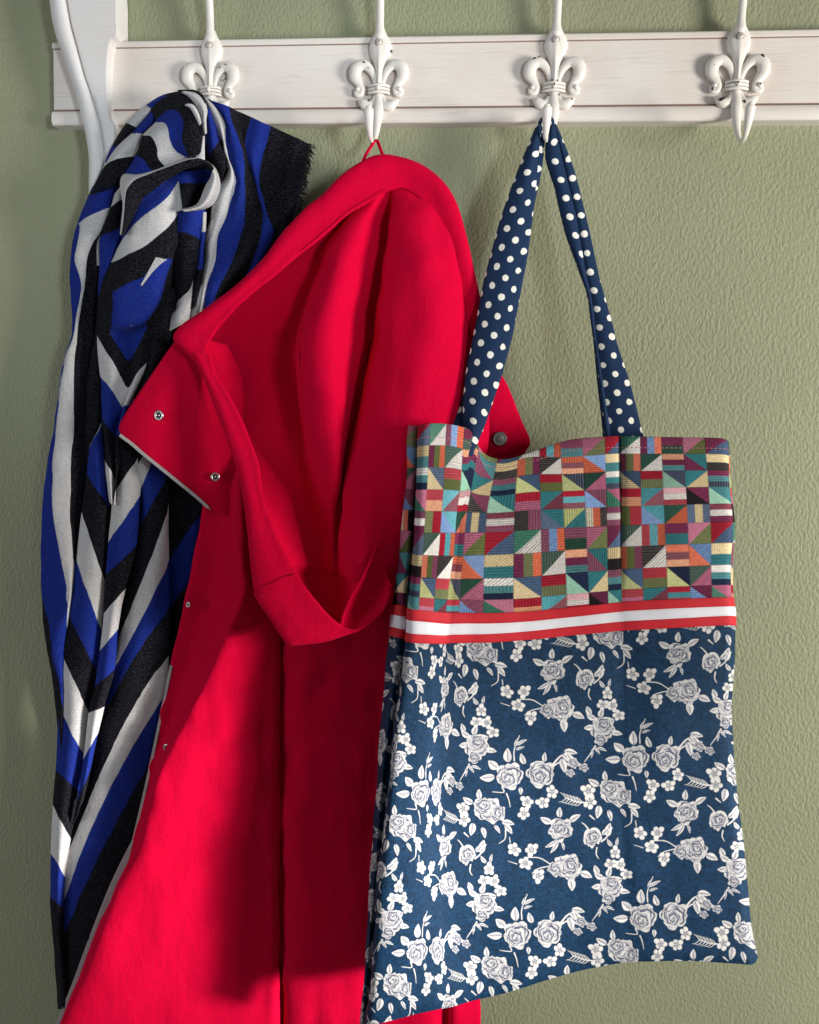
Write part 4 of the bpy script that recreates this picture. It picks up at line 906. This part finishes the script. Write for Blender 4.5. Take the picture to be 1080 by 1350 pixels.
cell_x = [-.9, -.25, .2, .55, 1.4, 2.5, 3.3, 3.75, 4.4, 5.35, 6.6, 8.4, 10.3, 11.0, 11.5, 13.3, 15.4, 15.9, 16.2]
def celly(i, k):
    return ((-.45, 4.15, 8.3)[i] + (.72 if (i == 0 and 7 <= k <= 10) else 0))
P_all, X_all = surf([[(xs[i][k], ysb[i][k], ds[i][k], tx(i, k), ysb[i][k]) for k in range(NB)] for i in range(7)], 7, 12, False)
nrm = normals(P_all); sgn = -1 if nrm[..., 1].mean() > 0 else 1
rip = fnoise(P_all, .55, 41) * .15 + fnoise(P_all * [1, 1, .25], 1.6, 42) * .05 + fnoise(P_all * [.5, 1, .5], 1.5, 43) * .03
P_all = P_all + nrm * sgn * rip[..., None]
# patchwork
X2 = np.array([[[cell_x[k], celly(i, k)] for k in range(NB)] for i in range(3)], float)
Lv, _ = cr_weights(3, 12); Lu, _ = cr_weights(NB, 7); XP = np.einsum('ai,bj,ijk->abk', Lv, Lu, X2)
uvp = np.stack([(XP[..., 0] + 3) / PU, 1 - (XP[..., 1] + .5) / PVc], -1)
mb = MB(); shell(mb, P_all[:25], uvp, .16); mb.build('patchwork_panel', M_patch, bag)
XF = X_all[36:]; uvf = np.stack([(XF[..., 0] - FX0) / (FX1 - FX0), 1 - (XF[..., 1] - FY0) / (FY1 - FY0)], -1)
mb = MB(); shell(mb, P_all[36:], uvf, .12); mb.build('floral_panel', M_flor, bag)
# ribbon: three woven bands, proud of the bag
Rb = P_all[24:37]; n3 = normals(Rb); n3 = n3 * (-1 if n3[..., 1].mean() > 0 else 1)
t_ = np.linspace(0, 1, 31); src = np.linspace(0, 1, len(Rb))
AL = np.concatenate([[0], np.cumsum(np.linalg.norm(np.diff(Rb, axis=0), axis=2).mean(1))]); AL /= AL[-1]
def rib_rows(a, b_, n=4, off=.13):
    out = []
    for f in np.linspace(a, b_, n):
        j = np.interp(f, AL, np.arange(len(Rb))); i0 = min(int(j), len(Rb) - 2); g = j - i0
        out.append((Rb[i0] * (1 - g) + Rb[i0 + 1] * g) + (n3[i0] * (1 - g) + n3[i0 + 1] * g) * off)
    return np.array(out)
mb = MB()
for a, b_, m_ in ((0.0, .335, 0), (.335, .70, 1), (.70, 1.0, 0)):
    Q = rib_rows(a, b_); shell(mb, Q, np.zeros(Q.shape[:2] + (2,)), .07, m_)
mb.build('ribbon', [M_rr, M_rw], bag, label='red and white striped ribbon sewn across the bag')
# back panel and side, closing the bag behind
back = P_all.copy(); back[..., 1] = np.minimum(P_all[..., 1] + 1.4 * np.sin(np.pi * np.linspace(0, 1, P_all.shape[1]))[None, :] + .5, -.6)
back = back[2:]; cols = slice(5, -9)
mb = MB(); shell(mb, back[4:, cols], np.zeros(back[4:, cols].shape[:2] + (2,)), .12); mb.build('back_panel', M_navy, bag)
# hem stitches
mb = MB()
hemr = P_all[2] * .55 + P_all[1] * .45; hn = nrm[2] * sgn
s_ = np.concatenate([[0], np.cumsum(np.linalg.norm(np.diff(hemr, axis=0), axis=1))]); pos = 0.
while pos < s_[-1] - .3:
    q = [np.array([np.interp(pos + e, s_, (hemr + hn * .10)[:, k]) for k in range(3)]) for e in (0, .13, .26)]
    q[0] -= 0; tube(mb, q, [.025, .045, .025], 5, 1, per=2, cap=False); pos += .42
mb.build('hem_stitching', M_thread, bag)
# straps
def strap(mb, Lf, Rt, d0, d1, bul=.35, u0=0., v0=0., wid=3.2, n=22, du=1.0, ease=1.0):
    def rs(p):
        p = np.array(p, float); s = np.concatenate([[0], np.cumsum(np.hypot(*np.diff(p, axis=0).T))]); t = np.linspace(0, s[-1], n)
        return np.stack([np.interp(t, s, p[:, 0]), np.interp(t, s, p[:, 1])], 1)
    a, b_ = rs(Lf), rs(Rt); rows = []; v = v0
    for i in range(n):
        f = (i / (n - 1)) ** ease; d = d0 + (d1 - d0) * f
        if i: v += np.linalg.norm(at(*((a[i] + b_[i]) / 2), d) - at(*((a[i - 1] + b_[i - 1]) / 2), d))
        wv = np.linalg.norm(at(*a[i], d) - at(*b_[i], d))
        row = []
        for u, k in zip((0, .12, .5, .88, 1), (-.25, .3, 1, .3, -.25)):
            q = a[i] * (1 - u) + b_[i] * u; row.append((q[0], q[1], d + bul * k, u0 + u * wv * du, v))
        rows.append(row)
    P, X = surf(rows, 4, 3); n_ = normals(P); P = P + n_ * (fnoise(P, .9, 51) * .03)[..., None]
    shell(mb, P, X, .22)
back_s = MB(); front_s = MB()
strap(back_s, [(713, 163), (706, 200), (700, 240), (690, 283), (664, 350), (632, 430), (616, 475), (604, 525), (594, 562), (588, 600)], [(719, 166), (717, 197), (712, 229), (705, 262), (697, 300), (680, 360), (660, 430), (640, 500), (628, 560), (618, 600)], 5.0, 11.2, .2, .6, .4)
strap(front_s, [(708, 165), (694, 200), (678, 239), (659, 293), (640, 365), (626, 436), (614, 498), (611, 540), (613, 570), (614, 600)], [(714, 165), (709, 200), (706, 240), (702, 283), (696, 331), (686, 385), (674, 447), (659, 501), (638, 562), (622, 600)], 5.6, 12.4, .45, 0.1, 0.)
strap(back_s, [(731, 166), (742, 225), (757, 287), (768, 358), (777, 399), (783, 447), (789, 508), (796, 570), (797, 600)], [(732, 164), (744, 191), (758, 229), (768, 270), (779, 317), (789, 365), (800, 402), (814, 457), (829, 501), (848, 577), (852, 600)], 4.9, 8.6, .3, .3, 1.1)
strap(front_s, [(726, 166), (718, 195), (721, 215), (731, 242), (740, 283), (748, 314), (762, 351), (776, 389), (781, 430), (787, 464), (793, 515), (799, 577), (801, 600)], [(730, 164), (734, 180), (744, 225), (759, 287), (771, 358), (780, 399), (785, 447), (794, 508), (803, 566), (806, 600)], 5.5, 9.0, .3, 1.3, .2)
for s_m, dz, dd_ in ((back_s, 0, 4.8), (front_s, 1, 5.4)):
    P, X = surf([[(709, 170 - dz, dd_, 0, 0), (712, 158, dd_ - .3, 0, 1), (721, 152, dd_ - .5, 0, 2), (729, 157, dd_ - .3, 0, 3), (731, 170 - dz, dd_, 0, 4)], [(714, 172, dd_ + .5, 1, 0), (716, 164, dd_ + .2, 1, 1), (721, 160, dd_, 1, 2), (726, 163, dd_ + .2, 1, 3), (728, 172, dd_ + .5, 1, 4)]], 5, 4)
    shell(s_m, P, X, .2)
back_s.build('strap', M_dots, bag); front_s.build('strap', M_dots, bag)
